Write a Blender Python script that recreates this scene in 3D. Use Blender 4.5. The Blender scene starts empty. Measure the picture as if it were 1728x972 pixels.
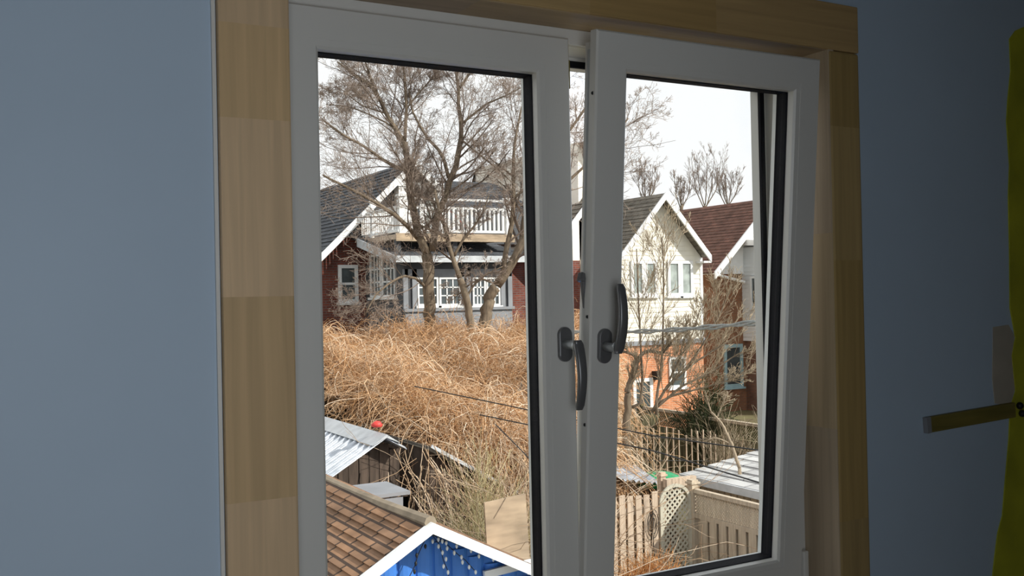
import bpy, math, random
import numpy as np
from mathutils import Vector, Matrix
random.seed(7)
RNG = np.random.default_rng(11)
S = bpy.context.scene
C = S.collection

# ------------------------------------------------------------------ camera, sky, sun, exposure
CH = 4.9                                   # eye height above the yard
CAM = Vector((0.0, -1.5, CH))
FPX = 1680.0
R_ = Vector((0.87017479, -0.49230906, -0.02067909)).normalized()
F_ = Vector((0.49254669, 0.87024652, 0.00829149)).normalized()
U_ = R_.cross(F_).normalized()
cd = bpy.data.cameras.new('camera'); cam = bpy.data.objects.new('camera', cd); C.objects.link(cam)
cd.sensor_width = 36.0; cd.lens = 36.0 * FPX / 1728.0; cd.clip_start = 0.05; cd.clip_end = 600
m3 = Matrix((R_, U_, -F_)).transposed()
cam.matrix_world = Matrix.Translation(CAM) @ m3.to_4x4()
S.camera = cam
S.view_settings.view_transform = 'Standard'
S.view_settings.look = 'None'
S.view_settings.exposure = 0.0
S.view_settings.gamma = 1.0
S.view_settings.use_curve_mapping = False
S.cycles.use_denoising = True
S.cycles.max_bounces = 8
S.cycles.transparent_max_bounces = 24

W = bpy.data.worlds.new('sky'); S.world = W; W.use_nodes = True
wn = W.node_tree; wn.nodes.clear()
o = wn.nodes.new('ShaderNodeOutputWorld'); bg = wn.nodes.new('ShaderNodeBackground')
tc = wn.nodes.new('ShaderNodeTexCoord'); nz = wn.nodes.new('ShaderNodeTexNoise'); cr = wn.nodes.new('ShaderNodeValToRGB')
nz.inputs['Scale'].default_value = 3.2; nz.inputs['Detail'].default_value = 5
cr.color_ramp.elements[0].position = 0.30; cr.color_ramp.elements[0].color = (0.66, 0.83, 1.0, 1)
cr.color_ramp.elements[1].position = 0.47; cr.color_ramp.elements[1].color = (1.0, 1.0, 1.0, 1)
wn.links.new(tc.outputs['Generated'], nz.inputs['Vector']); wn.links.new(nz.outputs['Fac'], cr.inputs['Fac'])
wn.links.new(cr.outputs['Color'], bg.inputs['Color']); wn.links.new(bg.outputs['Background'], o.inputs['Surface'])
bg.inputs['Strength'].default_value = 1.18

SUNDIR = Vector((0.503, -0.671, 0.545)).normalized()
sl = bpy.data.lights.new('sun', 'SUN'); sl.energy = 5.6; sl.angle = 0.009; sl.color = (1.0, 0.95, 0.86)
so = bpy.data.objects.new('sun', sl); C.objects.link(so)
so.rotation_euler = SUNDIR.to_track_quat('Z', 'Y').to_euler(); so.location = (12, -16, 16)

# area lamp for room light from behind the viewer; its window is added
FLOOR = CH - 1.5; CEIL = FLOOR + 2.62
XL, XR, YB = -1.6, 3.0, -1.85              # side walls and rear wall of the room
al = bpy.data.lights.new('added_rear_light', 'AREA'); al.shape = 'RECTANGLE'; al.size = 0.8; al.size_y = 1.0
al.energy = 9.3; al.color = (0.88, 0.94, 1.0)
ao = bpy.data.objects.new('added_rear_light', al); C.objects.link(ao)
ao.location = (0.05, YB - 0.16, CH - 0.1); ao.rotation_euler = (math.radians(90), 0, 0)

# ------------------------------------------------------------------ point finders (pixel ray met with a real plane)
def ray(x, y): return F_ * FPX + R_ * (x - 864.0) - U_ * (y - 486.0)
def PY(x, y, Y): d = ray(x, y); return CAM + d * ((Y - CAM.y) / d.y)
def PX(x, y, X): d = ray(x, y); return CAM + d * ((X - CAM.x) / d.x)
def PZ(x, y, z): d = ray(x, y); return CAM + d * ((z - CAM.z) / d.z)
def PD(x, y, dist): d = ray(x, y); return CAM + d * (dist / FPX)

# ------------------------------------------------------------------ materials
def newmat(name):
    m = bpy.data.materials.new(name); m.use_nodes = True
    return m, m.node_tree, m.node_tree.nodes['Principled BSDF']
def c4(c): return (c[0], c[1], c[2], 1.0)
def mat(name, col, rough=0.7, metal=0.0, var=0.12, scale=6.0, bump=0.0, col2=None, spec=0.4, coord='Object', stretch=None):
    m, nt, b = newmat(name)
    b.inputs['Roughness'].default_value = rough; b.inputs['Metallic'].default_value = metal
    b.inputs['Specular IOR Level'].default_value = spec
    t = nt.nodes.new('ShaderNodeTexCoord'); n = nt.nodes.new('ShaderNodeTexNoise')
    n.inputs['Scale'].default_value = scale; n.inputs['Detail'].default_value = 6
    src = t.outputs[coord]
    if stretch:
        mp = nt.nodes.new('ShaderNodeMapping'); mp.inputs['Scale'].default_value = stretch
        nt.links.new(src, mp.inputs['Vector']); src = mp.outputs['Vector']
    nt.links.new(src, n.inputs['Vector'])
    r = nt.nodes.new('ShaderNodeValToRGB')
    c2 = col2 or tuple(min(1, x * (1 + var)) for x in col); c1 = tuple(x * (1 - var) for x in col) if not col2 else col
    r.color_ramp.elements[0].position = 0.32; r.color_ramp.elements[0].color = c4(c1)
    r.color_ramp.elements[1].position = 0.68; r.color_ramp.elements[1].color = c4(c2)
    nt.links.new(n.outputs['Fac'], r.inputs['Fac']); nt.links.new(r.outputs['Color'], b.inputs['Base Color'])
    if bump:
        bp = nt.nodes.new('ShaderNodeBump'); bp.inputs['Strength'].default_value = bump; bp.inputs['Distance'].default_value = 0.01
        nt.links.new(n.outputs['Fac'], bp.inputs['Height']); nt.links.new(bp.outputs['Normal'], b.inputs['Normal'])
    return m
def brickmat(name, c1, c2, mortar, w=0.24, h=0.075, ms=0.012, uv=True, rough=0.85, noise=0.25):
    m, nt, b = newmat(name); b.inputs['Roughness'].default_value = rough; b.inputs['Specular IOR Level'].default_value = 0.2
    t = nt.nodes.new('ShaderNodeTexCoord'); br = nt.nodes.new('ShaderNodeTexBrick')
    nt.links.new(t.outputs['UV'], br.inputs['Vector'])
    br.inputs['Scale'].default_value = 1.0; br.inputs['Brick Width'].default_value = w; br.inputs['Row Height'].default_value = h
    br.inputs['Mortar Size'].default_value = ms; br.inputs['Color1'].default_value = c4(c1); br.inputs['Color2'].default_value = c4(c2)
    br.inputs['Mortar'].default_value = c4(mortar); br.inputs['Bias'].default_value = 0.0
    n = nt.nodes.new('ShaderNodeTexNoise'); n.inputs['Scale'].default_value = 2.5; n.inputs['Detail'].default_value = 7
    nt.links.new(t.outputs['Object'], n.inputs['Vector'])
    mr = nt.nodes.new('ShaderNodeMapRange'); mr.inputs['From Min'].default_value = 0.3; mr.inputs['From Max'].default_value = 0.7
    mr.inputs['To Min'].default_value = 1 - noise; mr.inputs['To Max'].default_value = 1 + noise
    nt.links.new(n.outputs['Fac'], mr.inputs['Value'])
    mx = nt.nodes.new('ShaderNodeVectorMath'); mx.operation = 'SCALE'
    nt.links.new(br.outputs['Color'], mx.inputs[0]); nt.links.new(mr.outputs['Result'], mx.inputs['Scale'])
    nt.links.new(mx.outputs['Vector'], b.inputs['Base Color'])
    return m
def strandmat(name, stops, rough=0.8):
    m, nt, b = newmat(name); b.inputs['Roughness'].default_value = rough; b.inputs['Specular IOR Level'].default_value = 0.15
    a = nt.nodes.new('ShaderNodeAttribute'); a.attribute_name = 'strand'
    r = nt.nodes.new('ShaderNodeValToRGB'); e = r.color_ramp.elements
    e[0].position = stops[0][0]; e[0].color = c4(stops[0][1]); e[1].position = stops[-1][0]; e[1].color = c4(stops[-1][1])
    for p, c in stops[1:-1]:
        q = e.new(p); q.color = c4(c)
    nt.links.new(a.outputs['Fac'], r.inputs['Fac']); nt.links.new(r.outputs['Color'], b.inputs['Base Color'])
    return m
def glassmat(name, tint=(0.93, 0.95, 0.95), refl=0.5):
    m, nt, b = newmat(name); nt.nodes.remove(b); out = nt.nodes['Material Output']
    tr = nt.nodes.new('ShaderNodeBsdfTransparent'); tr.inputs['Color'].default_value = c4(tint)
    gl = nt.nodes.new('ShaderNodeBsdfGlossy'); gl.inputs['Roughness'].default_value = 0.02; gl.inputs['Color'].default_value = (refl, refl, refl, 1)
    lw = nt.nodes.new('ShaderNodeLayerWeight'); pw = nt.nodes.new('ShaderNodeMath'); pw.operation = 'POWER'; pw.inputs[1].default_value = 5.0
    ma = nt.nodes.new('ShaderNodeMath'); ma.operation = 'MULTIPLY_ADD'; ma.inputs[1].default_value = 0.9; ma.inputs[2].default_value = 0.03
    nt.links.new(lw.outputs['Facing'], pw.inputs[0]); nt.links.new(pw.outputs[0], ma.inputs[0])
    mx = nt.nodes.new('ShaderNodeMixShader')
    nt.links.new(ma.outputs[0], mx.inputs['Fac']); nt.links.new(tr.outputs['BSDF'], mx.inputs[1]); nt.links.new(gl.outputs['BSDF'], mx.inputs[2])
    nt.links.new(mx.outputs['Shader'], out.inputs['Surface'])
    return m
def pinemat(name, base, joints, axis='Z', tones=(1.0, 0.9, 1.08, 0.94, 1.04)):
    """finger-jointed pine: blocks along the board, each with its own tone and grain"""
    m, nt, b = newmat(name); b.inputs['Roughness'].default_value = 0.55; b.inputs['Specular IOR Level'].default_value = 0.3
    t = nt.nodes.new('ShaderNodeTexCoord'); sp = nt.nodes.new('ShaderNodeSeparateXYZ'); nt.links.new(t.outputs['Object'], sp.inputs[0])
    lo, hi = joints[0], joints[-1]
    mr = nt.nodes.new('ShaderNodeMapRange'); mr.inputs['From Min'].default_value = lo; mr.inputs['From Max'].default_value = hi
    nt.links.new(sp.outputs[axis], mr.inputs['Value'])
    r = nt.nodes.new('ShaderNodeValToRGB'); r.color_ramp.interpolation = 'CONSTANT'; e = r.color_ramp.elements
    for i in range(len(joints) - 1):
        p = (joints[i] - lo) / (hi - lo); k = tones[i % len(tones)]
        col = (base[0] * k, base[1] * k * (0.97 if i % 2 else 1.0), base[2] * k * (0.9 if i % 2 else 1.05), 1)
        if i == 0: e[0].position = 0; e[0].color = col
        elif i == 1: e[1].position = p; e[1].color = col
        else: q = e.new(p); q.color = col
    nt.links.new(mr.outputs['Result'], r.inputs['Fac'])
    mp = nt.nodes.new('ShaderNodeMapping')
    mp.inputs['Scale'].default_value = (60, 60, 2.2) if axis == 'Z' else (2.2, 60, 60)
    nt.links.new(t.outputs['Object'], mp.inputs['Vector'])
    # shift the grain from block to block
    ad = nt.nodes.new('ShaderNodeVectorMath'); ad.operation = 'MULTIPLY_ADD'
    nt.links.new(r.outputs['Color'], ad.inputs[0]); ad.inputs[1].default_value = (37, 53, 11); nt.links.new(mp.outputs['Vector'], ad.inputs[2])
    n = nt.nodes.new('ShaderNodeTexNoise'); n.inputs['Scale'].default_value = 1.0; n.inputs['Detail'].default_value = 4; n.inputs['Distortion'].default_value = 0.6
    nt.links.new(ad.outputs['Vector'], n.inputs['Vector'])
    g = nt.nodes.new('ShaderNodeMapRange'); g.inputs['From Min'].default_value = 0.3; g.inputs['From Max'].default_value = 0.7
    g.inputs['To Min'].default_value = 0.86; g.inputs['To Max'].default_value = 1.08
    nt.links.new(n.outputs['Fac'], g.inputs['Value'])
    mx = nt.nodes.new('ShaderNodeVectorMath'); mx.operation = 'SCALE'
    nt.links.new(r.outputs['Color'], mx.inputs[0]); nt.links.new(g.outputs['Result'], mx.inputs['Scale'])
    nt.links.new(mx.outputs['Vector'], b.inputs['Base Color'])
    return m

M = {}
M['bare'] = mat('tan_wall_low_bounce', (0.16, 0.13, 0.09), 0.85, var=0.15, scale=2)  # unseen walls toned dark and warm to cut bounce light
M['paint'] = mat('blue_grey_wall_paint', (0.48, 0.595, 0.73), 0.6, var=0.04, scale=2.0, bump=0.02)
M['pvc'] = mat('white_pvc', (0.70, 0.69, 0.66), 0.35, var=0.015, scale=3, spec=0.5)
M['pvc_out'] = mat('white_pvc_outside', (0.74, 0.76, 0.76), 0.4, var=0.02, scale=3)
M['gasket'] = mat('black_rubber_gasket', (0.006, 0.006, 0.010), 0.75, var=0.1, spec=0.15)
M['glass'] = glassmat('window_glass', (0.985, 0.99, 0.99), 0.5)
M['steel'] = mat('brushed_steel', (0.50, 0.52, 0.53), 0.3, metal=0.5, var=0.05, scale=40)
M['dark_steel'] = mat('dark_satin_steel', (0.17, 0.17, 0.175), 0.28, metal=0.35, var=0.05, scale=40)
M['ceiling'] = mat('ceiling_low_bounce', (0.20, 0.19, 0.16), 0.8, var=0.03)  # unseen ceiling, darkened to keep its bounce light low
M['floorwood'] = mat('floor_boards', (0.22, 0.15, 0.09), 0.5, var=0.25, scale=3, stretch=(1, 12, 1))
M['yellow'] = mat('old_yellow_paper', (0.46, 0.46, 0.03), 0.8, var=0.22, scale=7, bump=0.3)
M['plaster'] = mat('beige_plaster', (0.44, 0.40, 0.33), 0.85, var=0.1, scale=9)
M['darkstrip'] = mat('stained_wood_strip', (0.20, 0.165, 0.04), 0.6, var=0.2, scale=4, stretch=(1, 1, 14))
M['blackrubber'] = mat('black_plastic', (0.01, 0.01, 0.012), 0.5, var=0.1)
M['white'] = mat('white_painted_wood', (0.80, 0.80, 0.79), 0.6, var=0.04, scale=5)
M['siding'] = mat('cream_white_siding', (0.80, 0.76, 0.66), 0.7, var=0.05, scale=2)
M['siding_shaded'] = mat('white_siding_shaded', (0.62, 0.66, 0.68), 0.7, var=0.05, scale=2)  # white bay siding greyed blue; its shade is put into the colour
M['darkwall'] = mat('dark_grey_painted_wall', (0.07, 0.072, 0.078), 0.8, var=0.25, scale=2)
M['greytrim'] = mat('mid_grey_trim', (0.25, 0.26, 0.28), 0.7, var=0.12, scale=3)
M['silver'] = mat('weathered_aluminium', (0.50, 0.52, 0.54), 0.55, var=0.12, scale=6)
M['bricked'] = brickmat('dark_red_brick', (0.20, 0.055, 0.035), (0.13, 0.04, 0.03), (0.15, 0.10, 0.09))
M['brickor'] = brickmat('orange_brick', (0.62, 0.24, 0.11), (0.50, 0.19, 0.09), (0.55, 0.33, 0.22))
M['brickbr'] = brickmat('brown_brick', (0.20, 0.10, 0.06), (0.13, 0.07, 0.05), (0.13, 0.10, 0.09))
M['brickor_shaded'] = brickmat('orange_brick_shaded', (0.27, 0.115, 0.055), (0.20, 0.09, 0.05), (0.20, 0.13, 0.09))  # orange brick darkened; the shade on this house sits in its colour
M['sh_dark'] = brickmat('charcoal_shingle', (0.105, 0.11, 0.12), (0.07, 0.075, 0.085), (0.04, 0.04, 0.045), 0.35, 0.16, 0.012)
M['sh_brown'] = brickmat('brown_shingle', (0.20, 0.10, 0.075), (0.15, 0.08, 0.06), (0.08, 0.05, 0.04), 0.35, 0.15, 0.012)
M['sh_tan'] = brickmat('tan_brown_shingle', (0.29, 0.165, 0.095), (0.20, 0.12, 0.075), (0.06, 0.04, 0.03), 0.30, 0.14, 0.014, noise=0.45)
M['sh_grey'] = brickmat('grey_brown_shingle', (0.24, 0.21, 0.17), (0.18, 0.16, 0.13), (0.09, 0.08, 0.07), 0.35, 0.15, 0.012)
M['sh_white'] = brickmat('pale_grey_shingle', (0.60, 0.60, 0.59), (0.44, 0.44, 0.44), (0.17, 0.17, 0.17), 0.62, 0.27, 0.012, noise=0.15)
M['metalroof'] = mat('galvanised_sheet', (0.58, 0.62, 0.68), 0.38, metal=0.35, var=0.25, scale=3, stretch=(1, 1, 4))
M['bluepanel'] = mat('blue_panel', (0.05, 0.20, 0.62), 0.5, var=0.15, scale=3)
M['mullion'] = mat('navy_shadow_board', (0.05, 0.06, 0.12), 0.7)
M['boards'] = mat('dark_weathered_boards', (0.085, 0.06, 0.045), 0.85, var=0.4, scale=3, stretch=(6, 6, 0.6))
M['cedar'] = mat('tan_cedar_boards', (0.52, 0.41, 0.31), 0.8, var=0.18, scale=3, stretch=(8, 8, 0.7))  # tan tone of the boards themselves
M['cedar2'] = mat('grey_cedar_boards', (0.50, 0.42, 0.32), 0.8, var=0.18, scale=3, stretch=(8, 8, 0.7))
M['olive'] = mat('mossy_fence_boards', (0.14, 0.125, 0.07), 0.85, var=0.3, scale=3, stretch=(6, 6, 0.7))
M['plywood'] = mat('bare_plywood', (0.38, 0.29, 0.20), 0.85, var=0.3, scale=2.5, stretch=(1, 1, 4))
M['lattice'] = mat('pale_lattice', (0.50, 0.47, 0.38), 0.8, var=0.1, scale=6)
M['olive_cap'] = mat('weathered_ridge_tiles', (0.26, 0.21, 0.15), 0.85, var=0.3, scale=5)
M['soil'] = mat('winter_lawn', (0.13, 0.10, 0.055), 0.95, var=0.4, scale=1.2, col2=(0.17, 0.16, 0.07))
M['cable'] = mat('grey_cable', (0.27, 0.29, 0.28), 0.6, var=0.2, scale=20)
M['wire'] = mat('black_wire', (0.02, 0.02, 0.02), 0.6)
M['green'] = mat('green_plastic', (0.02, 0.30, 0.12), 0.45, var=0.1)
M['teal'] = mat('pale_blue_trim', (0.30, 0.44, 0.48), 0.6, var=0.08)
M['redcap'] = mat('red_plastic', (0.7, 0.06, 0.05), 0.5)
M['pane'] = mat('dark_house_glass', (0.06, 0.075, 0.08), 0.12, var=0.4, scale=1.5, spec=0.8)
M['panelight'] = mat('curtained_house_glass', (0.32, 0.36, 0.34), 0.2, var=0.35, scale=3, spec=0.6)
M['bulb'] = mat('frosted_bulb', (0.9, 0.9, 0.86), 0.3, var=0.02)
M['bark'] = mat('grey_brown_bark', (0.17, 0.13, 0.09), 0.9, var=0.3, scale=5, bump=0.6, stretch=(5, 5, 1))
M['bark2'] = mat('pale_bark', (0.34, 0.27, 0.19), 0.9, var=0.25, scale=5, bump=0.5, stretch=(5, 5, 1))  # light bark of the sapling
M['twig'] = strandmat('fine_twigs', [(0, (0.13, 0.10, 0.08)), (0.5, (0.27, 0.21, 0.17)), (1, (0.42, 0.34, 0.28))])
M['twigtan'] = strandmat('tan_twigs', [(0, (0.16, 0.12, 0.08)), (0.5, (0.34, 0.27, 0.18)), (1, (0.56, 0.46, 0.34))])
M['vine'] = strandmat('dry_vine_stems', [(0, (0.24, 0.12, 0.06)), (0.3, (0.50, 0.27, 0.12)), (0.62, (0.66, 0.43, 0.25)), (1, (0.86, 0.72, 0.56))])
M['vinepale'] = strandmat('pale_vine_stems', [(0, (0.30, 0.19, 0.11)), (0.5, (0.50, 0.36, 0.24)), (1, (0.68, 0.55, 0.42))])
M['evergreen'] = strandmat('dark_leaves', [(0, (0.025, 0.035, 0.02)), (0.5, (0.05, 0.065, 0.03)), (1, (0.12, 0.12, 0.06))])
M['rust'] = strandmat('rusty_grass', [(0, (0.30, 0.12, 0.04)), (0.5, (0.55, 0.25, 0.09)), (1, (0.75, 0.42, 0.18))])
M['leafy'] = strandmat('yellow_green_leaves', [(0, (0.26, 0.20, 0.10)), (0.5, (0.48, 0.40, 0.21)), (1, (0.66, 0.58, 0.36))])
M['mound'] = mat('tangle_shade_brown', (0.09, 0.05, 0.028), 0.95, var=0.3, scale=4, bump=0.8, col2=(0.22, 0.12, 0.06))  # dark brown stands in for shade inside the vine tangle

# ------------------------------------------------------------------ mesh tools
class MB:
    def __init__(s): s.v = []; s.f = []; s.uv = []
    def quad(s, a, b, c, d, uv=None):
        n = len(s.v); s.v += [tuple(a), tuple(b), tuple(c), tuple(d)]; s.f.append((n, n + 1, n + 2, n + 3))
        s.uv.append(uv or [(0, 0), (1, 0), (1, 1), (0, 1)]); return s
    def poly(s, pts, uvs=None):
        n = len(s.v); s.v += [tuple(p) for p in pts]; s.f.append(tuple(range(n, n + len(pts))))
        s.uv.append(uvs or [(p[0] + p[1], p[2]) for p in pts]); return s
    def hexa(s, p):
        """eight corners: bottom four (ccw from above) then top four"""
        n = len(s.v); s.v += [tuple(q) for q in p]
        for fc in ((3, 2, 1, 0), (4, 5, 6, 7), (0, 1, 5, 4), (1, 2, 6, 5), (2, 3, 7, 6), (3, 0, 4, 7)):
            s.f.append(tuple(n + i for i in fc)); s.uv.append([(p[i][0] + p[i][1], p[i][2]) for i in fc])
        return s
    def box(s, x0, x1, y0, y1, z0, z1):
        return s.hexa([(x0, y0, z0), (x1, y0, z0), (x1, y1, z0), (x0, y1, z0), (x0, y0, z1), (x1, y0, z1), (x1, y1, z1), (x0, y1, z1)])
    def beam(s, a, b, w, h, up=(0, 0, 1)):
        a = Vector(a); b = Vector(b); t = (b - a).normalized(); up = Vector(up)
        if abs(t.dot(up)) > 0.98: up = Vector((0, 1, 0))
        r = t.cross(up).normalized() * (w / 2); u = r.cross(t).normalized() * (h / 2)
        return s.hexa([a - r - u, a + r - u, b + r - u, b - r - u, a - r + u, a + r + u, b + r + u, b - r + u])
    def prism(s, pts, vec):
        """extrude polygon pts (list of 3D points) by vec"""
        n = len(s.v); k = len(pts); vec = Vector(vec)
        s.v += [tuple(p) for p in pts] + [tuple(Vector(p) + vec) for p in pts]
        def U(i): q = s.v[i]; return (q[0] + q[1], q[2])
        fs = [tuple(range(n, n + k)), tuple(reversed(range(n + k, n + 2 * k)))] + [(n + i, n + k + i, n + k + (i + 1) % k, n + (i + 1) % k) for i in range(k)]
        for f in fs: s.f.append(f); s.uv.append([U(i) for i in f])
        return s
    def tube(s, pts, rad, seg=8, cap=True):
        pts = [Vector(p) for p in pts]; n0 = len(s.v); N = len(pts)
        if not hasattr(rad, '__len__'): rad = [rad] * N
        ref = None
        for i, p in enumerate(pts):
            t = (pts[min(i + 1, N - 1)] - pts[max(i - 1, 0)]).normalized()
            if ref is None:
                ref = Vector((0, 0, 1)) if abs(t.z) < 0.9 else Vector((1, 0, 0))
                a = t.cross(ref).normalized()
            else: a = (a - t * a.dot(t)).normalized()
            b = t.cross(a)
            for k in range(seg):
                an = 2 * math.pi * k / seg
                s.v.append(tuple(p + (a * math.cos(an) + b * math.sin(an)) * rad[i]))
        for i in range(N - 1):
            for k in range(seg):
                k2 = (k + 1) % seg; q = n0 + i * seg
                s.f.append((q + k, q + k2, q + seg + k2, q + seg + k)); s.uv.append([(0, 0)] * 4)
        if cap:
            s.f.append(tuple(n0 + k for k in reversed(range(seg)))); s.uv.append([(0, 0)] * seg)
            s.f.append(tuple(n0 + (N - 1) * seg + k for k in range(seg))); s.uv.append([(0, 0)] * seg)
        return s
    def lathe(s, prof, c, seg=16, axis='Z'):
        n0 = len(s.v); c = Vector(c)
        for r, h in prof:
            for k in range(seg):
                an = 2 * math.pi * k / seg; x, y = r * math.cos(an), r * math.sin(an)
                p = Vector((x, y, h)) if axis == 'Z' else Vector((x, h, y))
                s.v.append(tuple(c + p))
        for i in range(len(prof) - 1):
            for k in range(seg):
                k2 = (k + 1) % seg; q = n0 + i * seg
                s.f.append((q + k, q + k2, q + seg + k2, q + seg + k)); s.uv.append([(0, 0)] * 4)
        s.f.append(tuple(n0 + k for k in reversed(range(seg)))); s.uv.append([(0, 0)] * seg)
        s.f.append(tuple(n0 + (len(prof) - 1) * seg + k for k in range(seg))); s.uv.append([(0, 0)] * seg)
        return s
    def build(s, name, m, parent=None, bevel=0.0, smooth=False, **tags):
        me = bpy.data.meshes.new(name); me.from_pydata(s.v, [], s.f)
        ul = me.uv_layers.new(name='UVMap'); flat = [c for f in s.uv for p in f for c in p]
        ul.data.foreach_set('uv', flat)
        me.materials.append(M[m] if isinstance(m, str) else m)
        if smooth: me.polygons.foreach_set('use_smooth', [True] * len(me.polygons))
        ob = bpy.data.objects.new(name, me); C.objects.link(ob)
        if parent: 
            ob.parent = parent; ob.matrix_parent_inverse = Matrix.Translation(-parent.location) if parent.type == 'EMPTY' and parent.get('keep') is None else Matrix.Identity(4)
        if bevel:
            bv = ob.modifiers.new('bevel', 'BEVEL'); bv.width = bevel; bv.segments = 2; bv.limit_method = 'ANGLE'
        for k, v in tags.items(): ob[k] = v
        return ob
def thing(name, label, cat, loc=(0, 0, 0), group=None):
    o = bpy.data.objects.new(name, None); C.objects.link(o); o.location = loc; o.empty_display_size = 0.2
    o['label'] = label; o['category'] = cat
    if group: o['group'] = group
    return o
def tag(o, label, cat, group=None, kind=None):
    o['label'] = label; o['category'] = cat
    if group: o['group'] = group
    if kind: o['kind'] = kind
    return o

# many thin strands in ONE mesh, built with numpy
def strands(name, P, Rr, m, parent=None, sides=3, rnd=None):
    """P: list of arrays (k, n, 3); Rr: list of arrays (k, n); rnd: list of arrays (k,)"""
    V = []; Fq = []; A = []; off = 0
    for gi, (p, r) in enumerate(zip(P, Rr)):
        k, n, _ = p.shape
        if k == 0: continue
        t = np.empty_like(p); t[:, 1:-1] = p[:, 2:] - p[:, :-2]; t[:, 0] = p[:, 1] - p[:, 0]; t[:, -1] = p[:, -1] - p[:, -2]
        t /= np.linalg.norm(t, axis=2, keepdims=True) + 1e-9
        ref = np.array([0.31, 0.87, 0.38])
        a = np.cross(t, ref); a /= np.linalg.norm(a, axis=2, keepdims=True) + 1e-9
        b = np.cross(t, a)
        ang = np.arange(sides) * 2 * np.pi / sides
        v = p[:, :, None, :] + r[:, :, None, None] * (a[:, :, None, :] * np.cos(ang)[None, None, :, None] + b[:, :, None, :] * np.sin(ang)[None, None, :, None])
        V.append(v.reshape(-1, 3))
        base = off + (np.arange(k)[:, None, None] * n + np.arange(n - 1)[None, :, None]) * sides + np.arange(sides)[None, None, :]
        nxt = off + (np.arange(k)[:, None, None] * n + np.arange(n - 1)[None, :, None]) * sides + ((np.arange(sides) + 1) % sides)[None, None, :]
        Fq.append(np.stack([base, nxt, nxt + sides, base + sides], -1).reshape(-1, 4))
        q = rnd[gi] if rnd is not None else RNG.random(k)
        A.append(np.repeat(q, n * sides)); off += k * n * sides
    V = np.concatenate(V).astype(np.float32); Fq = np.concatenate(Fq).astype(np.int32); A = np.concatenate(A).astype(np.float32)
    me = bpy.data.meshes.new(name); me.vertices.add(len(V)); me.vertices.foreach_set('co', V.ravel())
    me.loops.add(len(Fq) * 4); me.loops.foreach_set('vertex_index', Fq.ravel())
    me.polygons.add(len(Fq)); me.polygons.foreach_set('loop_start', np.arange(0, len(Fq) * 4, 4, dtype=np.int32))
    me.update(calc_edges=True)
    at = me.attributes.new('strand', 'FLOAT', 'POINT'); at.data.foreach_set('value', A)
    me.polygons.foreach_set('use_smooth', np.ones(len(Fq), dtype=bool))
    me.materials.append(M[m])
    ob = bpy.data.objects.new(name, me); C.objects.link(ob)
    if parent: ob.parent = parent; ob.matrix_parent_inverse = Matrix.Translation(-parent.location)
    return ob
def nrm(v): return v / (np.linalg.norm(v, axis=-1, keepdims=True) + 1e-9)
def resample(pts, n):
    pts = np.asarray(pts, float); d = np.r_[0, np.cumsum(np.linalg.norm(np.diff(pts, axis=0), axis=1))]
    t = np.linspace(0, d[-1], n); return np.stack([np.interp(t, d, pts[:, i]) for i in range(3)], 1)
def grow(P, R, kids, ratio, ang, up=0.25, wander=0.16, n=6, rr=0.4, t0=0.2, minr=0.003, lmin=None):
    """children of the polylines P (k,n,3) with radii R (k,n)"""
    k, N, _ = P.shape
    idx = np.repeat(np.arange(k), kids); K = len(idx)
    t = t0 + (1 - t0) * RNG.random(K) ** 0.85 * 0.98
    f = t * (N - 1); i0 = np.minimum(f.astype(int), N - 2); w = (f - i0)[:, None]
    p0 = P[idx, i0] * (1 - w) + P[idx, i0 + 1] * w
    tan = nrm(P[idx, i0 + 1] - P[idx, i0])
    L = np.linalg.norm(np.diff(P, axis=1), axis=2).sum(1)[idx]
    r0 = (R[idx, i0] * (1 - w[:, 0]) + R[idx, i0 + 1] * w[:, 0]) * rr
    rv = RNG.normal(size=(K, 3)); per = nrm(rv - (rv * tan).sum(1, keepdims=True) * tan)
    a = (ang * (0.7 + 0.6 * RNG.random(K)))[:, None]
    d = nrm(tan * np.cos(a) + per * np.sin(a) + np.array([0, 0, up]))
    ln = L * ratio * (0.55 + 0.7 * RNG.random(K)) * (1.05 - 0.5 * t)
    if lmin: ln = np.maximum(ln, lmin)
    out = np.empty((K, n, 3)); out[:, 0] = p0; cur = d
    for j in range(1, n):
        cur = nrm(cur + RNG.normal(size=(K, 3)) * wander + np.array([0, 0, up * 0.15]))
        out[:, j] = out[:, j - 1] + cur * (ln / (n - 1))[:, None]
    taper = np.linspace(1, 0.35, n)[None, :]
    return out, np.maximum(r0[:, None] * taper, minr)

# ------------------------------------------------------------------ THE ROOM
def structure(ob, label=None): ob['kind'] = 'structure'; return ob
def framed_wall(x0, x1, z0, z1, ox0, ox1, oz0, oz1, y0, y1):
    b = MB(); b.box(x0, ox0, y0, y1, z0, z1); b.box(ox1, x1, y0, y1, z0, z1)
    b.box(ox0, ox1, y0, y1, z0, oz0); b.box(ox0, ox1, y0, y1, oz1, z1); return b
JX0, JX1, JZ0, JZ1 = 0.464, 1.633, CH - 0.690, CH + 0.510     # finished opening
WY = 0.018
structure(framed_wall(XL - 0.2, XR + 0.2, FLOOR - 0.2, CEIL + 0.2, JX0 - 0.02, JX1 + 0.02, JZ0 - 0.02, JZ1 + 0.02, WY, 0.23).build('wall_front', 'paint'))
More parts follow.
